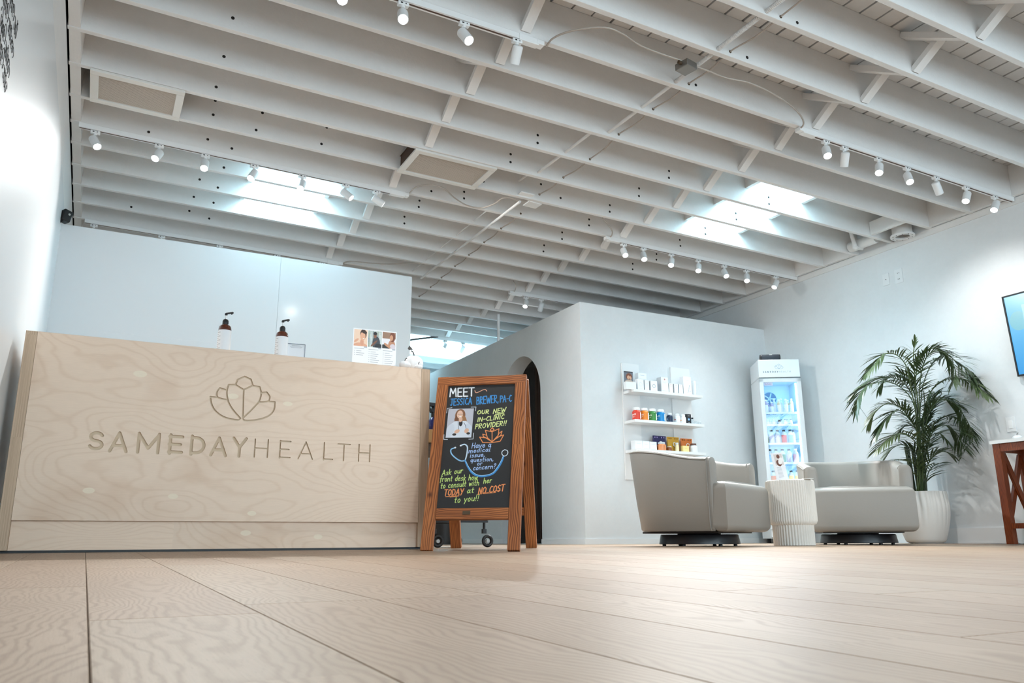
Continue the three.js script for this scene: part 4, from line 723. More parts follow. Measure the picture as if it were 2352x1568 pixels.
// ---------------------------------------------------------------- rolling cart and things behind the sign
{
  const c = atD(1050, 1225, 5.25), o = thing('rolling_cart', 'dark rolling cart on casters behind the chalkboard sign', 'cart', P(c.x - 0.095, 0, 5.25), 0);
  const grey = std(0x5a4f47, 0.6), w = 0.40, d = 0.55;
  mesh('lower_tray', [rbox(w, 0.05, d, 0.004, 0, 0.20, 0)], grey, o); mesh('upper_tray', [rbox(w, 0.05, d, 0.004, 0, 0.66, 0)], grey, o);
  mesh('frame', [box(w, 0.014, 0.02, 0, 0.168, d / 2 - 0.01), box(w, 0.014, 0.02, 0, 0.168, -d / 2 + 0.01)], M.black, o);
  for (const [sx, sz] of [[1, 1], [1, -1], [-1, 1], [-1, -1]]) {
    mesh('post', cyl(0.009, 0.009, 0.56, sx * (w / 2 - 0.02), 0.40, sz * (d / 2 - 0.02), 0, 0, 0, 12), M.black, o);
    const k = mesh('caster', [box(0.024, 0.03, 0.03, sx * (w / 2 - 0.02), 0.105, sz * (d / 2 - 0.02)), cyl(0.006, 0.006, 0.06, sx * (w / 2 - 0.02), 0.14, sz * (d / 2 - 0.02))], M.black, o);
    mesh('wheel', xf(norm(new THREE.TorusGeometry(0.031, 0.011, 12, 28)), sx * (w / 2 - 0.02) + 0.026, 0.042, sz * (d / 2 - 0.02)), M.black, k);
    mesh('hub', cyl(0.012, 0.012, 0.018, sx * (w / 2 - 0.02) + 0.026, 0.042, sz * (d / 2 - 0.02), Math.PI / 2), M.steel, k);
  }
  const sx = atD(996, 960, 5.2), sp = thing('spray_bottle', 'navy spray bottle with a black trigger on the cart', 'bottle', P(sx.x, 0.686, 5.2), 0.3);
  mesh('bottle', lathe([[0, 0], [0.045, 0], [0.05, 0.01], [0.05, 0.12], [0.04, 0.17], [0.016, 0.2], [0, 0.2]], 28), std(0x141a52, 0.3), sp);
  mesh('trigger', [cyl(0.018, 0.018, 0.03, 0, 0.212, 0), box(0.03, 0.05, 0.03, 0, 0.25, 0, 0, 0, -0.35), rbox(0.1, 0.026, 0.03, 0.004, -0.01, 0.285, 0), box(0.012, 0.05, 0.014, -0.035, 0.25, 0, 0, 0, 0.5)], M.black, sp);
  const bx = atD(990, 1015, 5.12); solo('supply_box', 'tan cardboard supply box on the dark rolling cart', 'box', [rbox(0.12, 0.09, 0.08, 0.003, bx.x - 0.03, 0.732, -5.09)], std(0xb08a5c, 0.8));
  const wb = atD(1016, 1243, 7.2), bin = thing('waste_bin', 'black waste bin lined with a bag behind the cart', 'bin', P(wb.x, 0, 7.2));
  mesh('body', lathe([[0, 0.004], [0.13, 0.004], [0.135, 0.01], [0.16, 0.36], [0.155, 0.36], [0.128, 0.02], [0, 0.02]], 32), M.black, bin); mesh('liner', lathe([[0.157, 0.3], [0.166, 0.31], [0.168, 0.37], [0.15, 0.375]], 32), std(0x2a2a2c, 0.35), bin);
}
// ---------------------------------------------------------------- product shelves on the block wall
{
  const o = thing('wall_shelf', 'white wall shelf unit with three shelves on two back panels', 'shelf', P(5.1, 0, 6.45));
  const S = (x0, x1, y0, y1, d0, d1) => span(x0 - 5.1, x1 - 5.1, y0, y1, d0 - 6.45, d1 - 6.45);
  mesh('back_panel', S(4.665, 4.875, 0.614, 1.786, 6.538, 6.554), M.satin, o); mesh('back_panel', S(5.287, 5.538, 0.62, 1.80, 6.538, 6.554), M.satin, o);
  for (const y of [1.489, 1.188, 0.898]) mesh('shelf', S(4.672, 5.545, y - 0.026, y, 6.36, 6.5375), M.satin, o);
}
const SY = [1.4895, 1.1885, 0.8985];
const zx = (x, row, d = 6.43) => atD(1420 + x / 6.53, 820 + [500, 930, 1390][row] / 6.53, d).x;
const printed = (w, h, draw) => canvasTex(w, h, draw);
function carton(name, label, row, x0, x1, h, depth, draw, side, group, d = 6.42, dy = 0) {
  const a = zx(x0, row, d), b = zx(x1, row, d), w = b - a, o = thing(name, label, 'box', P((a + b) / 2, SY[row] + dy, d), 0, group);
  mesh('carton', rbox(w, h, depth, 0.0015, 0, h / 2, -depth / 2 + 0.02, 0, 0, 0, 1), side, o);
  const f = norm(new THREE.PlaneGeometry(w - 0.003, h - 0.003)); f.translate(0, h / 2, 0.0206);
  mesh('print', f, std(0xffffff, 0.45, { map: printed(128, Math.round(128 * h / w), draw) }), o);
  return o;
}
const whiteBox = std(0xeef0f2, 0.45), greyBox = std(0xc9ced3, 0.5);
const ring = (col, r = 0.26) => (g, w, h) => { g.fillStyle = '#f2f4f6'; g.fillRect(0, 0, w, h); g.strokeStyle = col; g.lineWidth = 6; g.beginPath(); g.arc(w * 0.5, h * 0.48, w * r, 0, 7); g.stroke(); g.fillStyle = '#d5d8dc'; g.fillRect(w * 0.25, h * 0.84, w * 0.5, 4); };
const lines = (mark) => (g, w, h) => { g.fillStyle = '#f3f5f7'; g.fillRect(0, 0, w, h); if (mark) { g.fillStyle = mark; g.beginPath(); g.arc(w / 2, h * 0.14, w * 0.09, 0, 7); g.fill(); } g.fillStyle = '#ccd1d6'; g.fillRect(w * 0.2, h * 0.3, w * 0.6, 4); g.fillRect(w * 0.3, h * 0.36, w * 0.4, 3); g.fillRect(w * 0.1, h * 0.88, w * 0.8, 5); };
{ // top shelf
  const a = zx(90, 0), b = zx(245, 0), o = thing('photo_stand', 'small counter stand with a photo of two red-haired people', 'stand', P((a + b) / 2, SY[0], 6.42));
  const w = b - a - 0.012;
  mesh('holder', [box(w, 0.075, 0.004, 0, 0.0375, 0.02), box(w, 0.004, 0.05, 0, 0.002, 0), box(w, 0.185, 0.004, 0, 0.093, -0.02), box(0.004, 0.075, 0.045, -w / 2, 0.0375, 0), box(0.004, 0.075, 0.045, w / 2, 0.0375, 0)], whiteBox, o);
  const f = norm(new THREE.PlaneGeometry(w - 0.004, 0.12)); f.translate(0, 0.128, -0.017);
  mesh('photo', f, std(0xffffff, 0.5, { map: canvasTex(128, 160, (g) => { g.fillStyle = '#6d727c'; g.fillRect(0, 0, 128, 160); g.fillStyle = '#7b4630'; g.beginPath(); g.ellipse(72, 70, 44, 46, 0, 0, 7); g.fill(); g.fillStyle = '#d9a789'; g.beginPath(); g.ellipse(62, 80, 18, 26, 0.2, 0, 7); g.fill(); g.beginPath(); g.ellipse(92, 86, 15, 24, -0.2, 0, 7); g.fill(); g.fillStyle = '#cdb6a6'; g.beginPath(); g.ellipse(70, 150, 60, 40, 0, 0, 7); g.fill(); g.fillStyle = '#3c3b40'; g.fillRect(0, 0, 128, 16); }) }), o);
  carton('product_box', 'white carton with a pale ring on the top shelf beside the photo stand', 0, 278, 368, 0.115, 0.05, ring('#d7dade'), whiteBox);
  carton('product_box', 'narrow white carton between the two cartons with rings', 0, 385, 448, 0.108, 0.04, lines(), whiteBox);
  carton('product_box', 'white carton with a dark ring on the top shelf', 0, 470, 572, 0.11, 0.05, ring('#8a9098', 0.2), greyBox);
  carton('product_box', 'white carton lying on top of the narrow ones', 0, 290, 415, 0.07, 0.05, lines(), greyBox, undefined, 6.455, 0.117);
  carton('product_box', 'tall white carton with a red dot and grey side on the top shelf', 0, 630, 738, 0.16, 0.07, lines('#c48a84'), greyBox);
  for (const [x, mk, lb] of [[745, '#d99a90', 'small white carton with a pinkish top edge'], [822, '#c9ced3', 'small white carton in the middle of three alike'], [892, '#b9c0c8', 'small white carton beside the tall tube carton']]) carton('small_carton', lb, 0, x, x + 60, 0.102, 0.04, lines(mk), greyBox, 'three small cartons on the top shelf');
  carton('product_box', 'tallest white carton with a grey stroke on the top shelf', 0, 962, 1080, 0.192, 0.05, (g, w, h) => { g.fillStyle = '#f5f7f8'; g.fillRect(0, 0, w, h); g.strokeStyle = '#9aa3aa'; g.lineWidth = 5; g.beginPath(); g.moveTo(w * 0.8, h * 0.45); g.lineTo(w * 0.55, h * 0.9); g.stroke(); g.fillStyle = '#7fb3d6'; g.beginPath(); g.arc(w * 0.82, h * 0.8, 6, 0, 7); g.fill(); g.fillStyle = '#dadfe3'; g.fillRect(w * 0.4, h * 0.2, w * 0.3, 4); }, whiteBox);
  const t = zx(1128, 0); solo('cream_tube', 'white upright cream tube at the end of the top shelf', 'tube', lathe([[0, 0], [0.018, 0], [0.018, 0.03], [0.02, 0.032], [0.021, 0.11], [0.02, 0.155], [0, 0.156]], 24, t, SY[0], -6.42), whiteBox);
}
function supplement(name, label, row, x0, x1, h, glass, lid, draw, category = 'bottle', group) {
  const a = zx(x0, row), b = zx(x1, row), r = (b - a) / 2, o = thing(name, label, category, P((a + b) / 2, SY[row], 6.42), 0, group);
  mesh('body', lathe([[0, 0], [r * 0.94, 0], [r, 0.004], [r, h * 0.62], [r * 0.92, h * 0.7], [r * 0.72, h * 0.78], [r * 0.7, h * 0.8], [0, h * 0.8]], 28), glass, o);
  mesh('lid', lathe([[0, h * 0.79], [r * 0.76, h * 0.79], [r * 0.78, h * 0.8], [r * 0.78, h * 0.97], [r * 0.74, h], [0, h]], 28), lid, o);
  if (draw) mesh('label', lathe([[r * 1.012, h * 0.08], [r * 1.012, h * 0.6]], 32), std(0xffffff, 0.4, { map: canvasTex(256, 96, draw) }), o);
  return o;
}
{ // middle shelf
  const goli = (c) => (g, w, h) => { g.fillStyle = c; g.fillRect(0, 0, w, h); for (const x of [170, 42]) { g.fillStyle = '#f3f3f1'; g.fillRect(x - 30, 0, 22, h); g.font = 'bold 30px sans-serif'; g.fillText('goli', x + 4, 40); g.fillRect(x + 4, 56, 46, 4); g.fillRect(x + 4, 68, 34, 4); } };
  const G = (c) => std(c, 0.18);
  for (const [x0, x1, c, n] of [[215, 322, '#d8402c', 'red'], [326, 438, '#e8862a', 'orange'], [447, 557, '#3f8a3f', 'green'], [570, 682, '#1685c4', 'blue']]) supplement('gummy_bottle', n + ' vitamin bottle with a white lid on the middle shelf', 1, x0, x1, 0.124, G(c), whiteBox, goli(c), 'bottle', 'coloured vitamin bottles on the middle shelf');
  const dotl = (c, bg) => (g, w, h) => { g.fillStyle = bg; g.fillRect(0, 0, w, h); for (const x of [70, 198]) { g.fillStyle = c; g.beginPath(); g.arc(x, 46, 13, 0, 7); g.fill(); g.fillStyle = '#bcc2c8'; g.fillRect(x - 22, 70, 44, 4); g.fillRect(x - 18, 16, 36, 4); } };
  supplement('supplement_bottle', 'small navy supplement bottle with a white lid', 1, 725, 798, 0.096, std(0x22344e, 0.35), whiteBox, dotl('#9fc0de', '#22344e'));
  supplement('supplement_bottle', 'small white supplement bottle with a red dot', 1, 837, 911, 0.096, whiteBox, whiteBox, dotl('#c43f38', '#eef0f1'));
  supplement('supplement_bottle', 'small white supplement bottle with an orange dot', 1, 924, 996, 0.092, whiteBox, whiteBox, dotl('#ee9a4a', '#eef0f1'));
  carton('product_box', 'black carton with a blue orb on the middle shelf', 1, 1004, 1075, 0.1, 0.045, (g, w, h) => { g.fillStyle = '#26282c'; g.fillRect(0, 0, w, h); const q = g.createRadialGradient(64, h * 0.55, 4, 64, h * 0.55, 34); q.addColorStop(0, '#e9f6ff'); q.addColorStop(0.6, '#4b8fd0'); q.addColorStop(1, '#26282c'); g.fillStyle = q; g.fillRect(20, h * 0.3, 90, h * 0.5); g.fillStyle = '#dfe3e6'; g.fillRect(40, 30, 50, 8); g.fillRect(50, h - 24, 30, 8); }, std(0x1d1f22, 0.45));
  const gl = phy({ color: 0xf4f8fa, roughness: 0.08, transmission: 0.85, thickness: 0 });
  supplement('dropper_bottle', 'tiny glass bottle with a black cap on the middle shelf', 1, 1086, 1116, 0.07, gl, M.blackGloss);
  supplement('glass_jar', 'small clear glass jar next to the tiny capped bottle', 1, 1128, 1178, 0.034, gl, gl, undefined, 'jar'); supplement('glass_jar', 'small clear glass jar at the end of the middle shelf', 1, 1184, 1226, 0.034, gl, whiteBox, undefined, 'jar');
}
{ // bottom shelf
  carton('product_box', 'white carton at the outer end of the bottom shelf', 2, 240, 350, 0.088, 0.07, lines(), whiteBox, undefined, 6.43);
  carton('product_box', 'white carton in the middle of the row on the bottom shelf', 2, 352, 456, 0.086, 0.07, lines(), whiteBox, undefined, 6.43);
  carton('product_box', 'white carton beside the navy pouch on the bottom shelf', 2, 458, 562, 0.085, 0.07, lines(), whiteBox, undefined, 6.43);
  const pouch = (x0, x1, h, c, label) => {
    const a = zx(x0, 2, 6.49), b = zx(x1, 2, 6.49), w = b - a, o = thing('snack_pouch', label, 'pouch', P((a + b) / 2, SY[2], 6.49), 0, 'stand-up pouches on the bottom shelf');
    const g = new THREE.SphereGeometry(1, 24, 20), p = g.attributes.position;
    for (let i = 0; i < p.count; i++) { const x = p.getX(i), y = p.getY(i), z = p.getZ(i); const v = (y + 1) / 2; const sx = Math.sign(x) * Math.pow(Math.abs(x), 0.35) / Math.pow(Math.max(0.05, Math.sqrt(1 - y * y)), 0.35); p.setXYZ(i, Math.max(-1, Math.min(1, sx || 0)) * w / 2 * (1 - 0.04 * Math.sin(v * 3)), Math.min(1, Math.max(0, v * 1.04 - 0.02)) * h, z * 0.028 * (1 - 0.75 * v)); }
    g.computeVertexNormals();
    mesh('bag', g, std(c, 0.35), o); mesh('seal', box(w * 0.96, 0.016, 0.002, 0, h - 0.007, 0.004), std(c, 0.3), o);
    const L = [cyl(0.022, 0.022, 0.002, 0, h * 0.52, 0.026, Math.PI / 2 - 0.1)]; mesh('badge', L, std(0xe8e6e2, 0.5), o); mesh('badge_centre', cyl(0.015, 0.015, 0.003, 0, h * 0.52, 0.0262, Math.PI / 2 - 0.1), std(c, 0.5), o);
    const d = []; for (const t of [-0.36, -0.2, 0.12, 0.3]) d.push(box(0.009, 0.012, 0.002, t * w, h * 0.9, 0.0115)); mesh('lettering', d, std(c === '#2a2458' ? 0xb9a9e0 : 0x6d4416, 0.5), o).userData.kind = 'stuff';
  };
  pouch(520, 722, 0.158, '#2a2458', 'dark violet snack pouch with a round badge'); pouch(735, 917, 0.154, '#d3a032', 'mustard yellow snack pouch with a round badge'); pouch(938, 1112, 0.148, '#d9742a', 'orange snack pouch with a round badge');
  supplement('gummy_jar', 'copper jar with a pale lid before the violet pouch', 2, 585, 697, 0.085, std(0xd98b5a, 0.25), greyBox, undefined, 'jar');
  supplement('balm_jar', 'small amber jar with a cream lid before the yellow pouch', 2, 720, 792, 0.05, std(0x8a4c22, 0.2), std(0xd9cdb6, 0.5), undefined, 'jar');
  supplement('mist_bottle', 'slim pale yellow mist bottle before the yellow pouch', 2, 850, 896, 0.09, std(0xf2e4b4, 0.3), whiteBox);
  carton('product_box', 'small pale yellow carton before the orange pouch', 2, 956, 1046, 0.062, 0.04, (g, w, h) => { g.fillStyle = '#f3dc96'; g.fillRect(0, 0, w, h); g.fillStyle = '#e4c674'; g.fillRect(w * 0.3, h * 0.4, w * 0.4, 6); }, std(0xf0d98f, 0.5), undefined, 6.41);
  supplement('supplement_bottle', 'white supplement jar with a dark collar at the end of the bottom shelf', 2, 1075, 1166, 0.092, std(0xe8eaec, 0.35), std(0x6b5148, 0.4));
}

// ---------------------------------------------------------------- swivel armchairs
const leather = std(new THREE.Color(0.29, 0.268, 0.24), 0.40, { bumpMap: brushed, bumpScale: 0.0005 });
function makeChair(label) {
  const o = thing('armchair', label, 'armchair', new THREE.Vector3(), 0, 'leather swivel armchairs');
  const a = 0.335, zf = 0.275, zb = -0.345, r = 0.25, t = 0.095, path = [];
  const N = 14;
  for (let i = 0; i <= N; i++) path.push([a, zf + (zb + r - zf) * i / N, 1, 0]);
  for (let i = 1; i <= 16; i++) { const q = i / 16 * Math.PI / 2; path.push([a - r + r * Math.cos(q), zb + r - r * Math.sin(q), Math.cos(q), -Math.sin(q)]); }
  for (let i = 1; i < 8; i++) path.push([(a - r) * (1 - i / 4), zb, 0, -1]);
  for (let i = 0; i <= 16; i++) { const q = Math.PI / 2 * (1 - i / 16); path.push([-(a - r + r * Math.cos(q)), zb + r - r * Math.sin(q), -Math.cos(q), -Math.sin(q)]); }
  for (let i = 1; i <= N; i++) path.push([-a, zb + r + (zf - zb - r) * i / N, -1, 0]);
  const top = (z) => { const s = Math.max(0, Math.min(1, (zf - z) / (zf - zb))); return 0.615 + 0.095 * s * s * (3 - 2 * s); };
  const sec = (x, z, nx, nz) => {                             // cross-section, outer foot over the top to the inner foot
    const H = top(z), back = Math.max(0, Math.min(1, (0.05 - z) / 0.4)), leanT = 0.022 + 0.055 * back;
    const f = (off, y) => { const l = leanT * ((y - 0.1) / 0.6); return [x + nx * (off + l), y, z + nz * (off + l)]; };
    return [f(t / 2 - 0.012, 0.104), f(t / 2, 0.118), f(t / 2 + 0.004, 0.35), f(t / 2, H - 0.028), f(t / 2 - 0.012, H - 0.008), f(t / 2 - 0.03, H), f(-t / 2 + 0.03, H), f(-t / 2 + 0.010, H - 0.008), f(-t / 2, H - 0.03), f(-t / 2, 0.42), f(-t / 2, 0.2)];
  };
  const rings = path.map((q) => sec(...q)), K = rings[0].length, pos = [], idx = [];
  rings.forEach((R) => R.forEach((p) => pos.push(...p)));
  for (let i = 0; i + 1 < rings.length; i++) for (let k = 0; k + 1 < K; k++) { const b = i * K + k; idx.push(b, b + K, b + 1, b + 1, b + K, b + K + 1); }
  let g = new THREE.BufferGeometry(); g.setAttribute('position', new THREE.Float32BufferAttribute(pos, 3)); g.setIndex(idx);
  mesh('shell', boxUV(crease(g, 50)), leather, o);
  for (const s of [0, rings.length - 1]) {                    // padded arm fronts
    const R = rings[s], cx = R.reduce((q, p) => q + p[0], 0) / K, f = [], ix = [];
    for (const [k, dz] of [[1, 0], [1, 0.026], [0.78, 0.036]]) R.forEach((p) => f.push(cx + (p[0] - cx) * k, k < 1 ? 0.33 + (p[1] - 0.33) * 0.93 : p[1], zf + dz));
    for (let l = 0; l < 2; l++) for (let k = 0; k < K; k++) { const a0 = l * K + k, b0 = l * K + (k + 1) % K; s ? ix.push(a0, a0 + K, b0, b0, a0 + K, b0 + K) : ix.push(a0, b0, a0 + K, b0, b0 + K, a0 + K); }
    const cap = THREE.ShapeUtils.triangulateShape(Array.from({ length: K }, (_, k) => new THREE.Vector2(f[3 * (2 * K + k)], f[3 * (2 * K + k) + 1])), []);
    for (const c of cap) ix.push(...c.map((q) => q + 2 * K));
    const cg = new THREE.BufferGeometry(); cg.setAttribute('position', new THREE.Float32BufferAttribute(f, 3)); cg.setIndex(ix);
    const mm = mesh('arm_front', boxUV(crease(cg, 45)), leather, o); mm.material = leatherDS;
    mesh('piping', tube(R.slice(0, 9).map((p) => new THREE.Vector3(p[0] + (p[0] - cx) * 0.02, p[1] + 0.001, zf + 0.002)), 0.0035, 50, 6), leather, o);
  }
  mesh('piping', tube(rings.filter((_, i) => i % 2 === 0).map((R) => new THREE.Vector3(R[3][0], R[3][1] + 0.012, R[3][2])), 0.0035, 120, 6), leather, o);
  // T-shaped seat with a soft crowned top
  const sh = new THREE.Shape(), fz = 0.385, hw = 0.368, ri = 0.235, zb2 = 0.27;
  sh.moveTo(-hw, -fz); sh.lineTo(hw, -fz); sh.lineTo(hw, -zf - 0.042); sh.lineTo(ri, -zf - 0.042); sh.lineTo(ri, zb2); sh.lineTo(-ri, zb2); sh.lineTo(-ri, -zf - 0.042); sh.lineTo(-hw, -zf - 0.042); sh.closePath();
  const sg = new THREE.ExtrudeGeometry(sh, { depth: 0.235, bevelEnabled: true, bevelSize: 0.05, bevelThickness: 0.05, bevelOffset: -0.03, bevelSegments: 6, curveSegments: 8, steps: 1 });
  sg.rotateX(-Math.PI / 2); sg.translate(0, 0.147, 0);
  const fine = norm(sg); const sp = fine.attributes.position;
  for (let i = 0; i < sp.count; i++) { const x = sp.getX(i), y = sp.getY(i), z = sp.getZ(i); if (y > 0.3) sp.setY(i, y + 0.028 * (1 - x * x * 5) * 1); if (y < 0.11 && z > 0.2) sp.setY(i, Math.max(0.098, y)); }
  mesh('seat', boxUV(crease(fine, 50)), leather, o);
  mesh('underside', [box(0.60, 0.012, 0.60, 0, 0.096, -0.01), cyl(0.16, 0.16, 0.02, 0, 0.088, 0)], M.black, o);
  mesh('swivel_base', lathe([[0, 0.012], [0.296, 0.012], [0.298, 0.016], [0.286, 0.078], [0.278, 0.083], [0, 0.083]], 56), std(0x17161a, 0.32), o);
  const ft = []; for (let i = 0; i < 6; i++) ft.push(cyl(0.014, 0.014, 0.012, 0.26 * Math.cos(i * 1.047), 0.006, 0.26 * Math.sin(i * 1.047))); mesh('glides', ft, M.black, o).userData.kind = 'stuff';
  return o;
}
const leatherDS = leather.clone(); leatherDS.side = THREE.DoubleSide;
const onFloor = (px, z) => { const p = atZ(px, 1250, z); return new THREE.Vector3(p.x, 0, p.z); };
const ch1 = makeChair('greige leather swivel armchair turned side-on before the product shelves'); ch1.position.copy(onFloor(1607, 5.75)); ch1.rotation.y = 24 * Math.PI / 180;
ch1.scale.setScalar(0.96);
const ch2 = copy(ch1, 'greige leather swivel armchair facing the room beside the potted palm', onFloor(1973, 6.33), -42 * Math.PI / 180);

// ---------------------------------------------------------------- fluted side table with a leaflet stand
{
  const pos = onFloor(1825, 5.85), o = thing('side_table', 'cream fluted drum side table between the two armchairs', 'table', pos);
  const plaster = std(new THREE.Color(0.78, 0.745, 0.69), 0.75, { bumpMap: brushed, bumpScale: 0.0008 });
  const flute = (prof, n, amp) => { const g = new THREE.LatheGeometry(prof.map((p) => new THREE.Vector2(...p)), n * 6), p = g.attributes.position; for (let i = 0; i < p.count; i++) { const x = p.getX(i), z = p.getZ(i), R = Math.hypot(x, z); if (R < 0.1) continue; const k = 1 - amp / R * (1 - Math.abs(Math.cos(Math.atan2(z, x) * n / 2))); p.setX(i, x * k); p.setZ(i, z * k); } g.computeVertexNormals(); return norm(g); };
  const R = 0.175;
  mesh('drum', flute([[R - 0.035, 0.142], [R - 0.01, 0.15], [R, 0.175], [R, 0.45], [R - 0.004, 0.462]], 62, 0.004), plaster, o);
  mesh('top', lathe([[0, 0.466], [R - 0.012, 0.466], [R - 0.003, 0.461], [R - 0.006, 0.455], [0, 0.45]], 64), plaster, o);
  mesh('foot', flute([[0.145, 0], [0.146, 0.002], [0.146, 0.14], [0.15, 0.146]], 44, 0.006), plaster, o);
  const b = atZ(1800, 1100, 5.83), s = thing('leaflet_stand', 'tilted leaflet with a portrait photo on the fluted side table', 'leaflet', new THREE.Vector3(b.x, 0.466, b.z - 0.01), -0.42);
  const lf = mesh('leaflet', [box(0.088, 0.2, 0.003, 0, 0.1, 0)], M.paper, s); lf.rotation.x = -0.16; lf.rotation.z = 0.1;
  const f = norm(new THREE.PlaneGeometry(0.086, 0.198)); f.translate(0, 0.1, 0.002);
  const pr = mesh('print', f, std(0xffffff, 0.5, { map: canvasTex(128, 288, (g) => { g.fillStyle = '#f0f1f4'; g.fillRect(0, 0, 128, 288); g.fillStyle = '#d9cfcb'; g.fillRect(26, 14, 92, 120); g.fillStyle = '#6b3d2c'; g.beginPath(); g.ellipse(72, 40, 18, 22, 0, 0, 7); g.fill(); g.beginPath(); g.ellipse(66, 112, 26, 36, -0.4, 0, 7); g.fill(); g.fillStyle = '#f4f1ef'; g.beginPath(); g.ellipse(90, 90, 24, 40, 0.5, 0, 7); g.fill(); g.fillStyle = '#b8bcc4'; for (let i = 0; i < 9; i++) g.fillRect(30, 156 + i * 13, 50 + (i * 31) % 30, 4); }) }), s); pr.rotation.copy(lf.rotation);
  mesh('easel', [box(0.03, 0.12, 0.002, 0, 0.058, -0.05, 0.35)], M.paper, s);
  const k = atZ(1856, 1108, 5.82); solo('coaster', 'small dark-edged coaster on the fluted side table', 'coaster', [cyl(0.04, 0.04, 0.006, k.x, 0.4695, k.z)], std(0xd8d6d2, 0.4));
}
// ---------------------------------------------------------------- glass-door fridge
{
  const TL = atY(1740, 826, 1.87), TR = atY(1835, 824, 1.87), c = TL.clone().add(TR).multiplyScalar(0.5), W = Math.hypot(TR.x - TL.x, TR.z - TL.z), turn = Math.atan2(-(TR.z - TL.z), TR.x - TL.x);
  const o = thing('display_fridge', 'tall slim glass-door drinks fridge with a lit header sign', 'fridge', new THREE.Vector3(c.x, 0, c.z), turn);
  const DP = 0.37, body = std(new THREE.Color(0.80, 0.83, 0.85), 0.35), inner = std(new THREE.Color(0.78, 0.86, 0.9), 0.4);
  const H = 1.87, HB = 1.672, w2 = W / 2, y0 = 0.25, y1 = HB - 0.02, t = 0.028;
  mesh('cabinet', [box(t, HB - 0.045, DP, -w2 + t / 2, (HB + 0.045) / 2, -DP / 2 - 0.03), box(t, HB - 0.045, DP, w2 - t / 2, (HB + 0.045) / 2, -DP / 2 - 0.03), box(W - 2 * t, HB - 0.045, 0.02, 0, (HB + 0.045) / 2, -DP - 0.02), box(W - 2 * t, y0 - 0.045, DP - 0.02, 0, (y0 + 0.045) / 2, -DP / 2 - 0.02), box(W - 2 * t, 0.02, DP - 0.02, 0, HB - 0.01, -DP / 2 - 0.02)], body, o);
  mesh('liner', [box(W - 2 * t, y1 - y0, 0.004, 0, (y0 + y1) / 2, -DP - 0.006), box(0.004, y1 - y0, DP - 0.03, -w2 + t + 0.002, (y0 + y1) / 2, -DP / 2 - 0.01), box(0.004, y1 - y0, DP - 0.03, w2 - t - 0.002, (y0 + y1) / 2, -DP / 2 - 0.01)], inner, o);
  mesh('header', rbox(W, H - HB - 0.006, DP + 0.03, 0.008, 0, (H + HB + 0.006) / 2, -DP / 2 - 0.015), body, o);
  const hw = W - 0.012, hh = H - HB - 0.018;
  const hf = norm(new THREE.PlaneGeometry(hw, hh)); hf.translate(0, (H + HB + 0.006) / 2, 0.0008);
  const htex = canvasTex(1024, 480, (g, w, h) => {
    g.fillStyle = '#e3edf5'; g.fillRect(0, 0, w, h);
    g.strokeStyle = '#7f97a6'; g.lineWidth = 6; g.lineJoin = 'round';
    const k = 0.5, X = (x) => 512 + (x - 1200) * k, Y = (y) => 190 + (y - 215) * k;
    for (const q of [[[1150, 124], [1163, 91], [1210, 70], [1252, 89], [1265, 130], [1204, 157], [1150, 124]], [[1204, 157], [1198, 345], [1130, 285], [1100, 228], [1093, 165], [1105, 124], [1150, 124]], [[1262, 130], [1310, 139], [1319, 178], [1308, 228], [1270, 275], [1198, 345]], [[1092, 160], [1047, 146], [1027, 172], [1030, 204], [1088, 222]], [[1317, 178], [1355, 173], [1376, 203], [1368, 230], [1306, 238]], [[1027, 208], [984, 203], [990, 245], [1016, 295], [1070, 335], [1198, 350]], [[1370, 234], [1409, 238], [1405, 285], [1375, 325], [1315, 350], [1198, 350]]]) { g.beginPath(); q.forEach(([x, y], i) => (i ? g.lineTo(X(x), Y(y)) : g.moveTo(X(x), Y(y)))); g.stroke(); }
    const put = (txt, x, col, wt) => { g.fillStyle = col; g.font = wt + ' 66px sans-serif'; for (const ch of txt) { g.fillText(ch, x, 360); x += g.measureText(ch).width + 15; } return x; };
    put('HEALTH', put('SAMEDAY', 92, '#3f5566', 'bold'), '#8d9fab', 'normal');
  });
  mesh('header_sign', hf, std(0xffffff, 0.35, { map: htex, emissive: 0xffffff, emissiveMap: htex, emissiveIntensity: 0.10 }), o).userData.label = 'header sign with a flower outline over SAMEDAYHEALTH';
  // door
  const fr = 0.042, door = mesh('door', [rbox(fr, HB - 0.05 - y0 + 0.16, 0.03, 0.004, -w2 + fr / 2, (HB + y0 - 0.16 - 0.05) / 2 + 0.045, -0.012), rbox(fr, HB - 0.05 - y0 + 0.16, 0.03, 0.004, w2 - fr / 2, (HB + y0 - 0.16 - 0.05) / 2 + 0.045, -0.012), rbox(W, 0.04, 0.03, 0.004, 0, HB - 0.024, -0.012), rbox(W, 0.06, 0.03, 0.004, 0, y0 - 0.03, -0.012)], body, o);
  mesh('glass', box(W - 2 * fr + 0.004, HB - 0.04 - y0, 0.005, 0, (HB - 0.04 + y0) / 2, -0.012), M.acrylic, door);
  mesh('gasket', [box(W - 0.004, 0.006, 0.02, 0, HB + 0.0, -0.012)], std(0x6f7c84, 0.6), door);
  mesh('kick_panel', rbox(W - 0.006, y0 - 0.12, 0.02, 0.004, 0, (y0 - 0.06 + 0.05) / 2, -0.02), body, o);
  for (const [x, z] of [[-w2 + 0.05, -0.06], [w2 - 0.05, -0.06], [-w2 + 0.05, -DP + 0.03], [w2 - 0.05, -DP + 0.03]]) mesh('foot', cyl(0.02, 0.02, 0.046, x, 0.023, z), M.black, o);
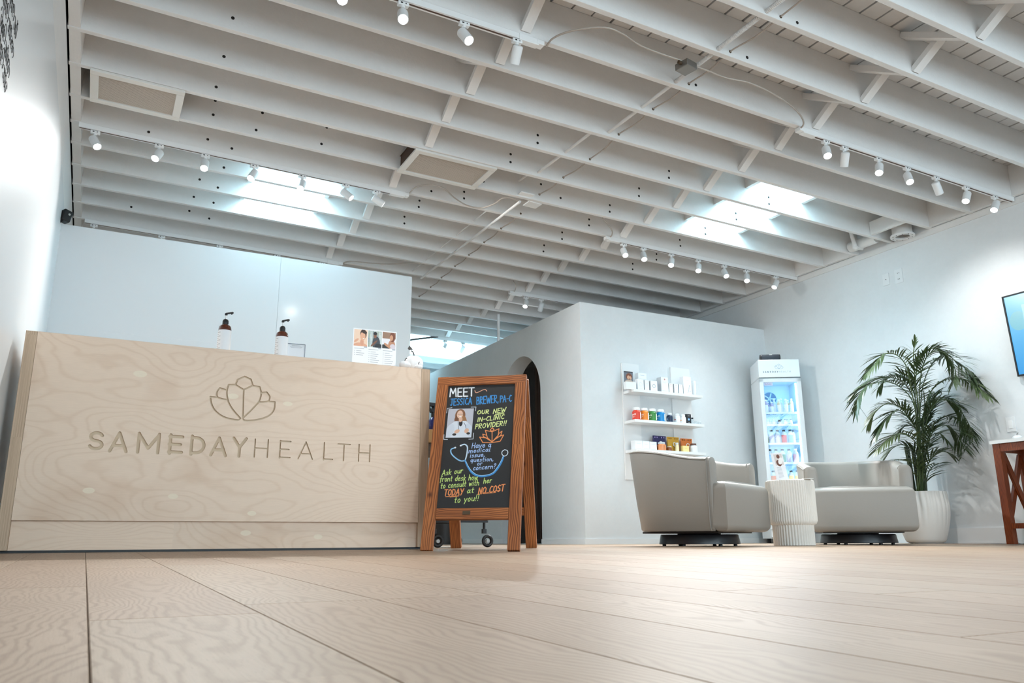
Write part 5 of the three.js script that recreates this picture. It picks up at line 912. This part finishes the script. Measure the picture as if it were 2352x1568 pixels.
  mesh('bolts', [[-w2 + 0.03, 0.2], [-w2 + 0.03, 0.1], [-w2 + 0.07, 0.1], [-w2 + 0.07, 0.13]].map(([x, y]) => cyl(0.004, 0.004, 0.004, x, y, 0.003, Math.PI / 2)), M.dark, o).userData.kind = 'stuff';
  const stick = norm(new THREE.PlaneGeometry(0.088, 0.032)); stick.translate(-w2 + fr + 0.05, HB - 0.062, -0.0085);
  mesh('maker_sticker', stick, std(0xffffff, 0.5, { map: canvasTex(256, 96, (g) => { g.fillStyle = '#c9cfe6'; g.fillRect(0, 0, 256, 96); g.fillStyle = '#9a86ab'; g.font = 'bold 62px sans-serif'; g.fillText('Galaxy', 20, 68); }) }), o);
  // fan grille
  const fan = mesh('fan_ring', xf(norm(new THREE.TorusGeometry(0.075, 0.005, 8, 40)), -0.035, HB - 0.16, -DP + 0.004), std(0xcfe4ef, 0.4), o);
  const fr2 = []; for (let i = 1; i < 8; i++) fr2.push(xf(norm(new THREE.TorusGeometry(0.009 * i, 0.0014, 5, 30)), -0.035, HB - 0.16, -DP + 0.006)); mesh('fan_guard', fr2, std(0xbfe0f0, 0.4), fan).userData.kind = 'stuff';
  mesh('fan_blades', [0, 1, 2, 3, 4].map((i) => xf(box(0.06, 0.012, 0.003, 0.034, 0, 0), -0.035, HB - 0.16, -DP + 0.008, 0, 0, i * 1.257)), std(0xd8edf6, 0.4), fan);
  mesh('fan_well', cyl(0.074, 0.074, 0.002, -0.035, HB - 0.16, -DP + 0.0015, Math.PI / 2, 0, 0, 36), std(0x3f7fae, 0.6), fan);
  // lights: a tube up the right side and one along the top
  const led = std(0xffffff, 0.4, { emissive: new THREE.Color(0.62, 0.9, 1.0), emissiveIntensity: 2.6 });
  mesh('light_strip', rbox(0.014, y1 - y0 - 0.06, 0.014, 0.004, w2 - t - 0.02, (y0 + y1) / 2, -0.045), led, o); mesh('light_strip', rbox(W - 0.12, 0.012, 0.014, 0.004, 0, y1 - 0.012, -0.045), led, o);
  o.updateMatrixWorld(true);
  const lw = (x, y, z) => o.localToWorld(new THREE.Vector3(x, y, z)), dirOf = (x, y, z) => lw(x, y, z).sub(lw(0, 0, 0));
  areaLight(0.014, y1 - y0 - 0.06, [0.12, 0.52, 1.0], 34, lw(w2 - t - 0.031, (y0 + y1) / 2, -0.055), dirOf(-1, 0, -0.75));
  areaLight(W - 0.12, 0.012, [0.12, 0.52, 1.0], 30, lw(0, y1 - 0.022, -0.06), dirOf(0, -1, -0.6));
  // shelves and bottles
  const yAt = (py) => atD(1790, py, -c.z).y;
  const rows = [[946, 0.135], [974, 0.06], [1017, 0.125], [1062, 0.125], [1110, 0.125]];
  const wire = std(0xdff1f8, 0.3, { metalness: 0.2 });
  const bottle = (x, y, z, r, h, liquid, label, cap, name, text, group) => {
    const q = lw(x, y, z), b = thing(name, text, 'bottle', q, turn, group);
    mesh('bottle', lathe([[0, 0], [r * 0.95, 0], [r, 0.004], [r, h * 0.68], [r * 0.86, h * 0.77], [r * 0.5, h * 0.85], [r * 0.48, h * 0.9], [0, h * 0.9]], 18), liquid, b);
    mesh('cap', lathe([[0, h * 0.89], [r * 0.56, h * 0.89], [r * 0.58, h * 0.9], [r * 0.58, h * 0.985], [r * 0.5, h], [0, h]], 16), cap, b);
    if (label) mesh('label', lathe([[r * 1.02, h * 0.1], [r * 1.02, h * 0.62]], 20), label, b);
  };
  const clear = std(0xcfdfe8, 0.15), wcap = std(0xf4f8fa, 0.35), bcap = std(0x1c1a22, 0.35);
  const lb = (bg, mk = '#5a6470') => std(0xffffff, 0.5, { map: canvasTex(128, 64, (g) => { g.fillStyle = bg; g.fillRect(0, 0, 128, 64); g.fillStyle = mk; for (const x of [30, 94]) { g.beginPath(); g.arc(x, 16, 4, 0, 7); g.fill(); g.fillRect(x - 12, 34, 24, 2); g.fillRect(x - 9, 44, 18, 2); } }) });
  const white = lb('#eef2f8'), cream = std(0xd8c9a4, 0.3), lilacGlass = std(0xb7a9c6, 0.2);
  rows.forEach(([py, h], i) => {
    const y = yAt(py), sh = [box(W - 2 * t - 0.012, 0.006, 0.006, 0, y - 0.004, -0.06), box(W - 2 * t - 0.012, 0.018, 0.004, 0, y + 0.004, -0.055)];
    for (let k = 0; k < 16; k++) sh.push(box(0.003, 0.003, DP - 0.1, -w2 + t + 0.02 + k * (W - 2 * t - 0.04) / 15, y - 0.003, -DP / 2 - 0.02));
    mesh('wire_shelf', sh, wire, o);
  });
  const x0 = -w2 + t + 0.038, x1 = w2 - t - 0.062, X = (u) => x0 + (x1 - x0) * u;
  const yy = rows.map(([py]) => yAt(py) + 0.0005);
  [[0.02, 0.15, lilacGlass], [0.13, 0.135, lilacGlass], [0.24, 0.125, lilacGlass], [0.38, 0.165, clear], [0.52, 0.15, cream], [0.64, 0.168, clear], [0.78, 0.155, clear], [0.90, 0.15, cream], [1.0, 0.158, cream]].forEach(([u, h, m], k) => bottle(X(u), yy[0], -0.1 - 0.045 * (k % 2), 0.0195, h, m, white, wcap, 'juice_bottle', NTH[8 - k] + ' tall bottle from the light strip on the top fridge shelf', 'tall bottles on the top fridge shelf'));
  for (let k = 0; k < 9; k++) bottle(X(0.04 + 0.11 * k), yy[1], -0.1 - 0.03 * (k % 2), 0.016, 0.07, k === 4 ? std(0x5a3a34, 0.3) : clear, white, k > 4 ? bcap : wcap, 'vial', NTH[8 - k] + ' small vial from the light strip on the second fridge shelf', 'vials on the second fridge shelf');
  [['#e6e2b4', 'pale yellow'], ['#e8e0ee', 'lilac white'], ['#e3dcee', 'pale lilac'], ['#d8444a', 'red'], ['#8cc4ea', 'light blue'], ['#e8f4fa', 'clear white']].forEach(([c2, n], k) => bottle(X([0.0, 0.13, 0.36, 0.60, 0.84, 1.02][k]), yy[2], -0.09 - 0.06 * (k === 0 || k === 5 ? 1 : 0), k === 0 || k === 5 ? 0.02 : 0.027, 0.15, clear, lb(c2), bcap, 'drink_bottle', n + ' labelled drink bottle on the third fridge shelf'));
  [['#58a8dc', 'deep blue'], ['#6ab4e4', 'sky blue'], ['#3a8f74', 'green'], ['#d9d2ee', 'lavender'], ['#e6c8de', 'pink']].forEach(([c2, n], k) => bottle(X([0.03, 0.25, 0.49, 0.74, 0.98][k]), yy[3], -0.09, 0.028, 0.15, clear, lb(c2), k > 3 ? wcap : bcap, 'drink_bottle', n + ' labelled drink bottle on the fourth fridge shelf'));
  [['#f07a34', 'orange'], ['#f0a27a', 'peach'], ['#f3cf62', 'yellow'], ['#f6d978', 'amber yellow']].forEach(([c2, n], k) => bottle(X([0.08, 0.3, 0.75, 0.98][k]), yy[4], -0.09, 0.026, 0.14, clear, lb(c2), bcap, 'drink_bottle', n + ' labelled drink bottle on the lowest fridge shelf'));
  // portable speaker on top
  const s = lw(-0.06, H + 0.0025, -0.1), q = thing('portable_speaker', 'dark cylindrical portable speaker lying on the fridge', 'speaker', s, turn);
  mesh('body', [xf(lathe([[0, -0.098], [0.034, -0.096], [0.0365, -0.088], [0.037, 0], [0.0365, 0.088], [0.034, 0.096], [0, 0.098]], 32), 0, 0.036, 0, 0, 0, Math.PI / 2)], std(0x3a4048, 0.8), q);
  mesh('end_cap', [cyl(0.036, 0.036, 0.01, -0.097, 0.036, 0, 0, 0, Math.PI / 2), cyl(0.036, 0.036, 0.01, 0.097, 0.036, 0, 0, 0, Math.PI / 2)], M.black, q);
  mesh('badge', [rbox(0.03, 0.012, 0.003, 0.001, 0.005, 0.066, 0.023, -1.0)], std(0xd8d4d4, 0.4), q); mesh('foot', [rbox(0.02, 0.006, 0.02, 0.001, 0.005, 0.0031, 0.012)], std(0xc0525a, 0.5), q);
}
// ---------------------------------------------------------------- potted palm
{
  const base = onFloor(2128, 6.87), o = thing('potted_palm', 'potted areca palm with long arching fronds in a ribbed white planter', 'plant', base);
  const prof = (v) => 0.150 + 0.068 * Math.sin(Math.min(1, v * 1.35) * Math.PI / 2) + (v > 0.75 ? -0.012 * (v - 0.75) / 0.25 : 0), PH = 0.435, g = new THREE.CylinderGeometry(1, 1, 1, 168, 26, true), p = g.attributes.position;
  for (let i = 0; i < p.count; i++) { const v = p.getY(i) + 0.5, a = Math.atan2(p.getZ(i), p.getX(i)), fade = Math.max(0, Math.min(1, (v - 0.25) / 0.6)), r = (v < 0.06 ? prof(v) - 0.03 * Math.pow(1 - v / 0.06, 2) : prof(v)) - 0.010 * fade * (1 - Math.abs(Math.cos(a * 14))); p.setXYZ(i, Math.cos(a) * r, v * PH, Math.sin(a) * r); }
  g.computeVertexNormals();
  const clay = std(new THREE.Color(0.80, 0.765, 0.715), 0.6, { bumpMap: brushed, bumpScale: 0.0006, side: THREE.DoubleSide });
  mesh('planter', [norm(g), cyl(0.122, 0.122, 0.004, 0, 0.002, 0, 0, 0, 0, 40)], clay, o); mesh('soil', cyl(0.195, 0.195, 0.01, 0, PH - 0.06, 0, 0, 0, 0, 32), std(0x2f251e, 0.95), o);
  const leafMat = std(new THREE.Color(0.052, 0.085, 0.032), 0.42, { side: THREE.DoubleSide }), leafMat2 = std(new THREE.Color(0.085, 0.125, 0.042), 0.42, { side: THREE.DoubleSide }), stemMat = std(new THREE.Color(0.05, 0.07, 0.028), 0.5);
  const z0 = -base.z, zc = 6.87, q3 = (x, y, dz) => { const X = 1952 + 0.3445 * x, Y = 740 + 0.3445 * y; let p = atZ(X, Y, zc + dz); if (p.x > XR - 0.07) p = atX(X, Y, XR - 0.07); return p.sub(base); };
  const F = [
    [[[452, 1000], [445, 700], [435, 480], [428, 300], [425, 200], [436, 120]], 0.05], [[[462, 1000], [440, 620], [400, 400], [375, 290], [320, 222], [250, 205], [190, 250], [150, 300], [100, 355]], -0.16],
    [[[456, 1000], [450, 680], [420, 500], [360, 405], [270, 365], [170, 375], [90, 415], [12, 490]], 0.12], [[[462, 1000], [450, 640], [390, 480], [270, 400], [140, 410], [65, 480], [40, 600]], -0.22],
    [[[470, 1000], [455, 740], [395, 640], [335, 565], [255, 540], [175, 590], [122, 680]], 0.16], [[[476, 1000], [460, 760], [400, 650], [320, 585], [240, 650], [168, 765]], -0.12],
    [[[470, 1000], [462, 560], [480, 320], [530, 210], [600, 190], [670, 250], [705, 330], [690, 405]], -0.2], [[[475, 1000], [470, 560], [510, 350], [590, 235], [690, 250], [790, 320], [862, 420]], 0.14],
    [[[480, 1000], [495, 620], [530, 480], [600, 400], [700, 368], [800, 395], [870, 445], [930, 495]], 0.06], [[[485, 1000], [505, 700], [545, 570], [610, 515], [690, 535], [765, 630], [825, 745]], -0.14],
    [[[490, 1000], [520, 780], [560, 680], [640, 625], [720, 640], [785, 720], [805, 815]], 0.14], [[[492, 1000], [522, 820], [555, 725], [625, 685], [695, 725], [745, 800], [765, 860]], -0.1],
    [[[480, 1050], [485, 900], [425, 785], [345, 742], [265, 770], [172, 858]], -0.2], [[[482, 1050], [470, 930], [420, 850], [350, 815], [290, 835], [240, 890]], 0.1],
    [[[500, 1050], [520, 950], [560, 890], [620, 860], [692, 885]], -0.08], [[[505, 1080], [525, 1000], [555, 960], [592, 940]], 0.1], [[[460, 1080], [465, 1010], [432, 945], [385, 922], [320, 915]], -0.02],
    [[[460, 1000], [450, 760], [452, 560], [435, 420], [395, 330]], 0.2], [[[470, 1000], [475, 760], [500, 570], [492, 455]], 0.1], [[[480, 1000], [490, 780], [525, 600], [560, 480], [612, 462]], 0.2],
    [[[468, 1000], [460, 600], [440, 360], [480, 230], [560, 170], [640, 200]], 0.0], [[[462, 1000], [452, 620], [410, 430], [330, 350], [240, 380], [190, 440]], 0.22], [[[488, 1000], [500, 660], [560, 560], [640, 500], [730, 560]], 0.22], [[[470, 1040], [470, 840], [430, 700], [370, 690], [320, 740]], 0.18], [[[490, 1040], [510, 860], [540, 760], [600, 740], [660, 800]], 0.2],
  ];
  F.forEach(([pts, dz], fi) => {
    const n = pts.length, P3 = pts.map(([x, y], i) => q3(x, y, dz * Math.pow(i / (n - 1), 0.8)));
    const st = new THREE.Vector3((P3[0].x) * 0.6, PH - 0.058, P3[0].z * 0.3 + dz * -0.15); P3.unshift(st);
    const cv = new THREE.CatmullRomCurve3(P3), geos = [], L = cv.getLength();
    const stem = norm(new THREE.TubeGeometry(cv, 40, 0.0042, 6)); geos.push(stem);
    const leafy = Math.min(0.62, 0.6 / L), start = 1 - leafy, m = Math.round(L * leafy / 0.021), pos = [];
    for (let k = 0; k < m; k++) for (const s of [-1, 1]) {
      const u = start + (1 - start) * (k + 0.3 + 0.3 * (s > 0)) / m, b = cv.getPointAt(Math.min(0.999, u)), T = cv.getTangentAt(Math.min(0.999, u));
      const side = new THREE.Vector3().crossVectors(T, new THREE.Vector3(0, 1, 0)); if (side.lengthSq() < 0.05) side.set(0.5, 0, 0.8); side.normalize();
      const v = (u - start) / (1 - start), len = (0.07 + 0.165 * Math.sin(Math.PI * Math.min(1, 0.2 + v * 0.75))) * rr(0.85, 1.12);
      const dir = T.clone().multiplyScalar(0.5 + 0.45 * v).addScaledVector(side, s * (1.0 - 0.3 * v)).add(new THREE.Vector3(rr(-0.08, 0.08), rr(0.0, 0.22), rr(-0.08, 0.08))).normalize();
      const wd = 0.0082, wv = new THREE.Vector3().crossVectors(dir, new THREE.Vector3(rr(-0.3, 0.3), 1, rr(-0.3, 0.3))).normalize().multiplyScalar(wd);
      const q = [0, 0.35, 0.7, 1].map((t) => b.clone().addScaledVector(dir, len * t).add(new THREE.Vector3(0, -len * 0.26 * t * t, 0)));
      const ws = [0.35, 1, 0.75, 0.05];
      for (let e = 0; e < 3; e++) { const A = q[e].clone().addScaledVector(wv, ws[e]), B = q[e].clone().addScaledVector(wv, -ws[e]), C = q[e + 1].clone().addScaledVector(wv, ws[e + 1]), D = q[e + 1].clone().addScaledVector(wv, -ws[e + 1]); for (const w of [A, B, C, B, D, C]) pos.push(Math.min(w.x, XR - 0.02 - base.x), w.y, w.z); }
    }
    const lg = new THREE.BufferGeometry(); lg.setAttribute('position', new THREE.Float32BufferAttribute(pos, 3)); lg.computeVertexNormals(); geos.push(norm(lg));
    mesh('frond', geos, fi % 4 === 0 || fi === 1 ? leafMat2 : leafMat, o);
  });
  for (let k = 0; k < 9; k++) { const a = k * 0.7, r0 = 0.05; mesh('cane', tube([new THREE.Vector3(r0 * Math.cos(a), PH - 0.06, r0 * Math.sin(a)), new THREE.Vector3(r0 * 1.2 * Math.cos(a), PH + 0.16, r0 * 1.2 * Math.sin(a)), new THREE.Vector3(r0 * 1.5 * Math.cos(a), PH + 0.4, r0 * 1.5 * Math.sin(a))], 0.009, 12, 8), stemMat, o); }
}
// ---------------------------------------------------------------- console table, screen and wall plates on the long wall
{
  const walnutTex = cedarTex.clone(); walnutTex.needsUpdate = true;
  const brown = std(0xb48d6c, 0.42, { map: walnutTex }), o = thing('console_table', 'brown wooden console table with a white top against the long wall', 'table', P(6.46, 0, 3.2));
  const S = (x0, x1, y0, y1, d0, d1) => boxUV(span(x0 - 6.46, x1 - 6.46, y0, y1, d0 - 3.2, d1 - 3.2), d0, x0);
  const X0 = 6.275, X1 = 6.645, D0 = 2.55, D1 = 3.86, T = 0.762, l = 0.056;
  mesh('top', S(X0 - 0.012, X1 + 0.005, T, T + 0.026, D0 - 0.01, D1 + 0.012), std(new THREE.Color(0.80, 0.81, 0.80), 0.3), o);
  for (const [x, d] of [[X0, D1 - l], [X1 - l, D1 - l], [X0, D0], [X1 - l, D0]]) mesh('leg', S(x, x + l, 0, T - 0.001, d, d + l), brown, o);
  mesh('apron', S(X0 + 0.004, X0 + 0.03, T - 0.062, T - 0.002, D0 + l, D1 - l), brown, o); mesh('apron', S(X0 + l, X1 - l, T - 0.062, T - 0.002, D1 - 0.03, D1 - 0.006), brown, o);
  mesh('rail', S(X0 + 0.01, X0 + 0.045, 0.115, 0.155, D0 + l, D1 - l), brown, o); mesh('rail', S(X1 - 0.045, X1 - 0.01, 0.115, 0.155, D0 + l, D1 - l), brown, o);
  const zc = (D1 - l / 2 - 3.2), h = T - 0.08 - 0.16, w = X1 - X0 - 2 * l, a = Math.atan2(w, h), mid = 0.16 + h / 2, dl = Math.hypot(h, w);
  for (const s of [-1, 1]) mesh('cross_brace', boxUV(box(0.045, dl, 0.022, 0, mid, -zc + s * 0.012, 0, 0, s * a)), brown, o);
  for (const s of [-1, 1]) { const L = (D1 - D0 - 2 * l) / 2, A = Math.atan2(L, h); mesh('cross_brace', boxUV(box(0.022, Math.hypot(L, h), 0.045, X1 - l / 2 - 6.46 + s * 0.012, mid, -(D0 + l + L * 1.5 - 3.2), s * A, 0, 0)), brown, o); }
  const y = T + 0.0265;
  pumpkin('mini_pumpkin', 'small white mini pumpkin on the corner of the console table', P(6.42, y, 3.74), 0.034, 0.6, 9); pumpkin('mini_pumpkin', 'white mini pumpkin standing behind the corner one on the console', P(6.44, y, 3.64), 0.045, 0.75, 9);
  // screen
  const tv = thing('wall_screen', 'large flat screen showing a pale blue picture on the long wall', 'screen', P(XR - 0.03, 1.325, 3.79));
  tv.rotation.y = -Math.PI / 2; const tw = 1.2, th = 0.675;
  const lean = (name, g, m) => { const q = mesh(name, g, m, tv); q.rotation.x = 0.075; return q; };
  lean('bezel', [box(tw, 0.014, 0.03, tw / 2, 0.007, 0), box(tw, 0.012, 0.03, tw / 2, th - 0.006, 0), box(0.012, th, 0.03, 0.006, th / 2, 0), box(0.012, th, 0.03, tw - 0.006, th / 2, 0), box(tw - 0.01, th - 0.01, 0.02, tw / 2, th / 2, -0.004)], M.black);
  const sg = norm(new THREE.PlaneGeometry(tw - 0.022, th - 0.024)); sg.translate(tw / 2, th / 2 + 0.001, 0.0075);
  const st = canvasTex(1024, 576, (g, w, hh) => { const q = g.createLinearGradient(0, 0, 0, hh); q.addColorStop(0, '#8fd4f4'); q.addColorStop(0.45, '#62bdf0'); q.addColorStop(1, '#3aa0e6'); g.fillStyle = q; g.fillRect(0, 0, w, hh); g.fillStyle = 'rgba(150,205,190,0.5)'; g.beginPath(); g.ellipse(70, 190, 60, 70, 0, 0, 7); g.fill(); g.fillStyle = 'rgba(175,225,250,0.75)'; g.fillRect(110, 80, 800, 420); g.fillStyle = '#2f7fb8'; for (let i = 0; i < 6; i++) g.fillRect(130, 120 + i * 30, 180 + (i * 70) % 160, 9); });
  lean('display', sg, std(0x222222, 0.2, { emissive: 0xffffff, emissiveMap: st, emissiveIntensity: 0.85 }));
  lean('mount', box(0.3, 0.3, 0.03, tw / 2, th / 2 - 0.05, -0.02), M.black);
  areaLight(1.1, 0.6, [0.45, 0.78, 1.0], 0.35, P(XR - 0.12, 1.68, 3.2), new THREE.Vector3(-1, -0.1, 0));
  // plates
  const plate = (py, D, w, hgt, label, kind) => { const q = thing(kind, label, kind === 'light_switch' ? 'switch' : 'outlet', P(XR - 0.0006, py, D)); mesh('plate', rbox(0.006, hgt, w, 0.002, -0.003, 0, 0), std(0xe9ebec, 0.35), q); return q; };
  const o1 = plate(2.492, 4.91, 0.072, 0.118, 'narrow white outlet plate high on the long wall', 'wall_outlet'); mesh('socket', [cyl(0.004, 0.004, 0.003, -0.0065, 0.0, 0, 0, 0, Math.PI / 2)], M.dark, o1);
  const o2 = plate(2.487, 4.77, 0.085, 0.14, 'wider white outlet plate with two sockets high on the long wall', 'wall_outlet'); mesh('socket', [box(0.002, 0.01, 0.003, -0.0068, 0.03, 0.008), box(0.002, 0.01, 0.003, -0.0068, 0.03, -0.008), box(0.002, 0.01, 0.003, -0.0068, -0.03, 0.008), box(0.002, 0.01, 0.003, -0.0068, -0.03, -0.008)], M.dark, o2).userData.kind = 'stuff';
  const sw = plate(0.952, 3.925, 0.078, 0.122, 'white light switch plate above the console table', 'light_switch'); mesh('rocker', rbox(0.004, 0.066, 0.034, 0.001, -0.0075, 0, 0), std(0xf2f3f3, 0.3), sw);
  const pl = thing('plug_adapter', 'white plug adapter with a cord lying by the baseboard', 'plug', P(6.61, 0, 3.99)); mesh('body', [rbox(0.04, 0.055, 0.03, 0.006, 0, 0.038, 0, 0, 0, 0.3), rbox(0.03, 0.03, 0.035, 0.006, 0.01, 0.018, -0.045)], M.white, pl); mesh('cord', tube([new THREE.Vector3(0, 0.02, 0.02), new THREE.Vector3(-0.02, 0.005, 0.045), new THREE.Vector3(0.01, 0.004, 0.06), new THREE.Vector3(0.035, 0.004, 0.02), new THREE.Vector3(0.04, 0.004, -0.06)], 0.0035, 30, 6), M.white, pl);
}
renderer.render(scene, camera);
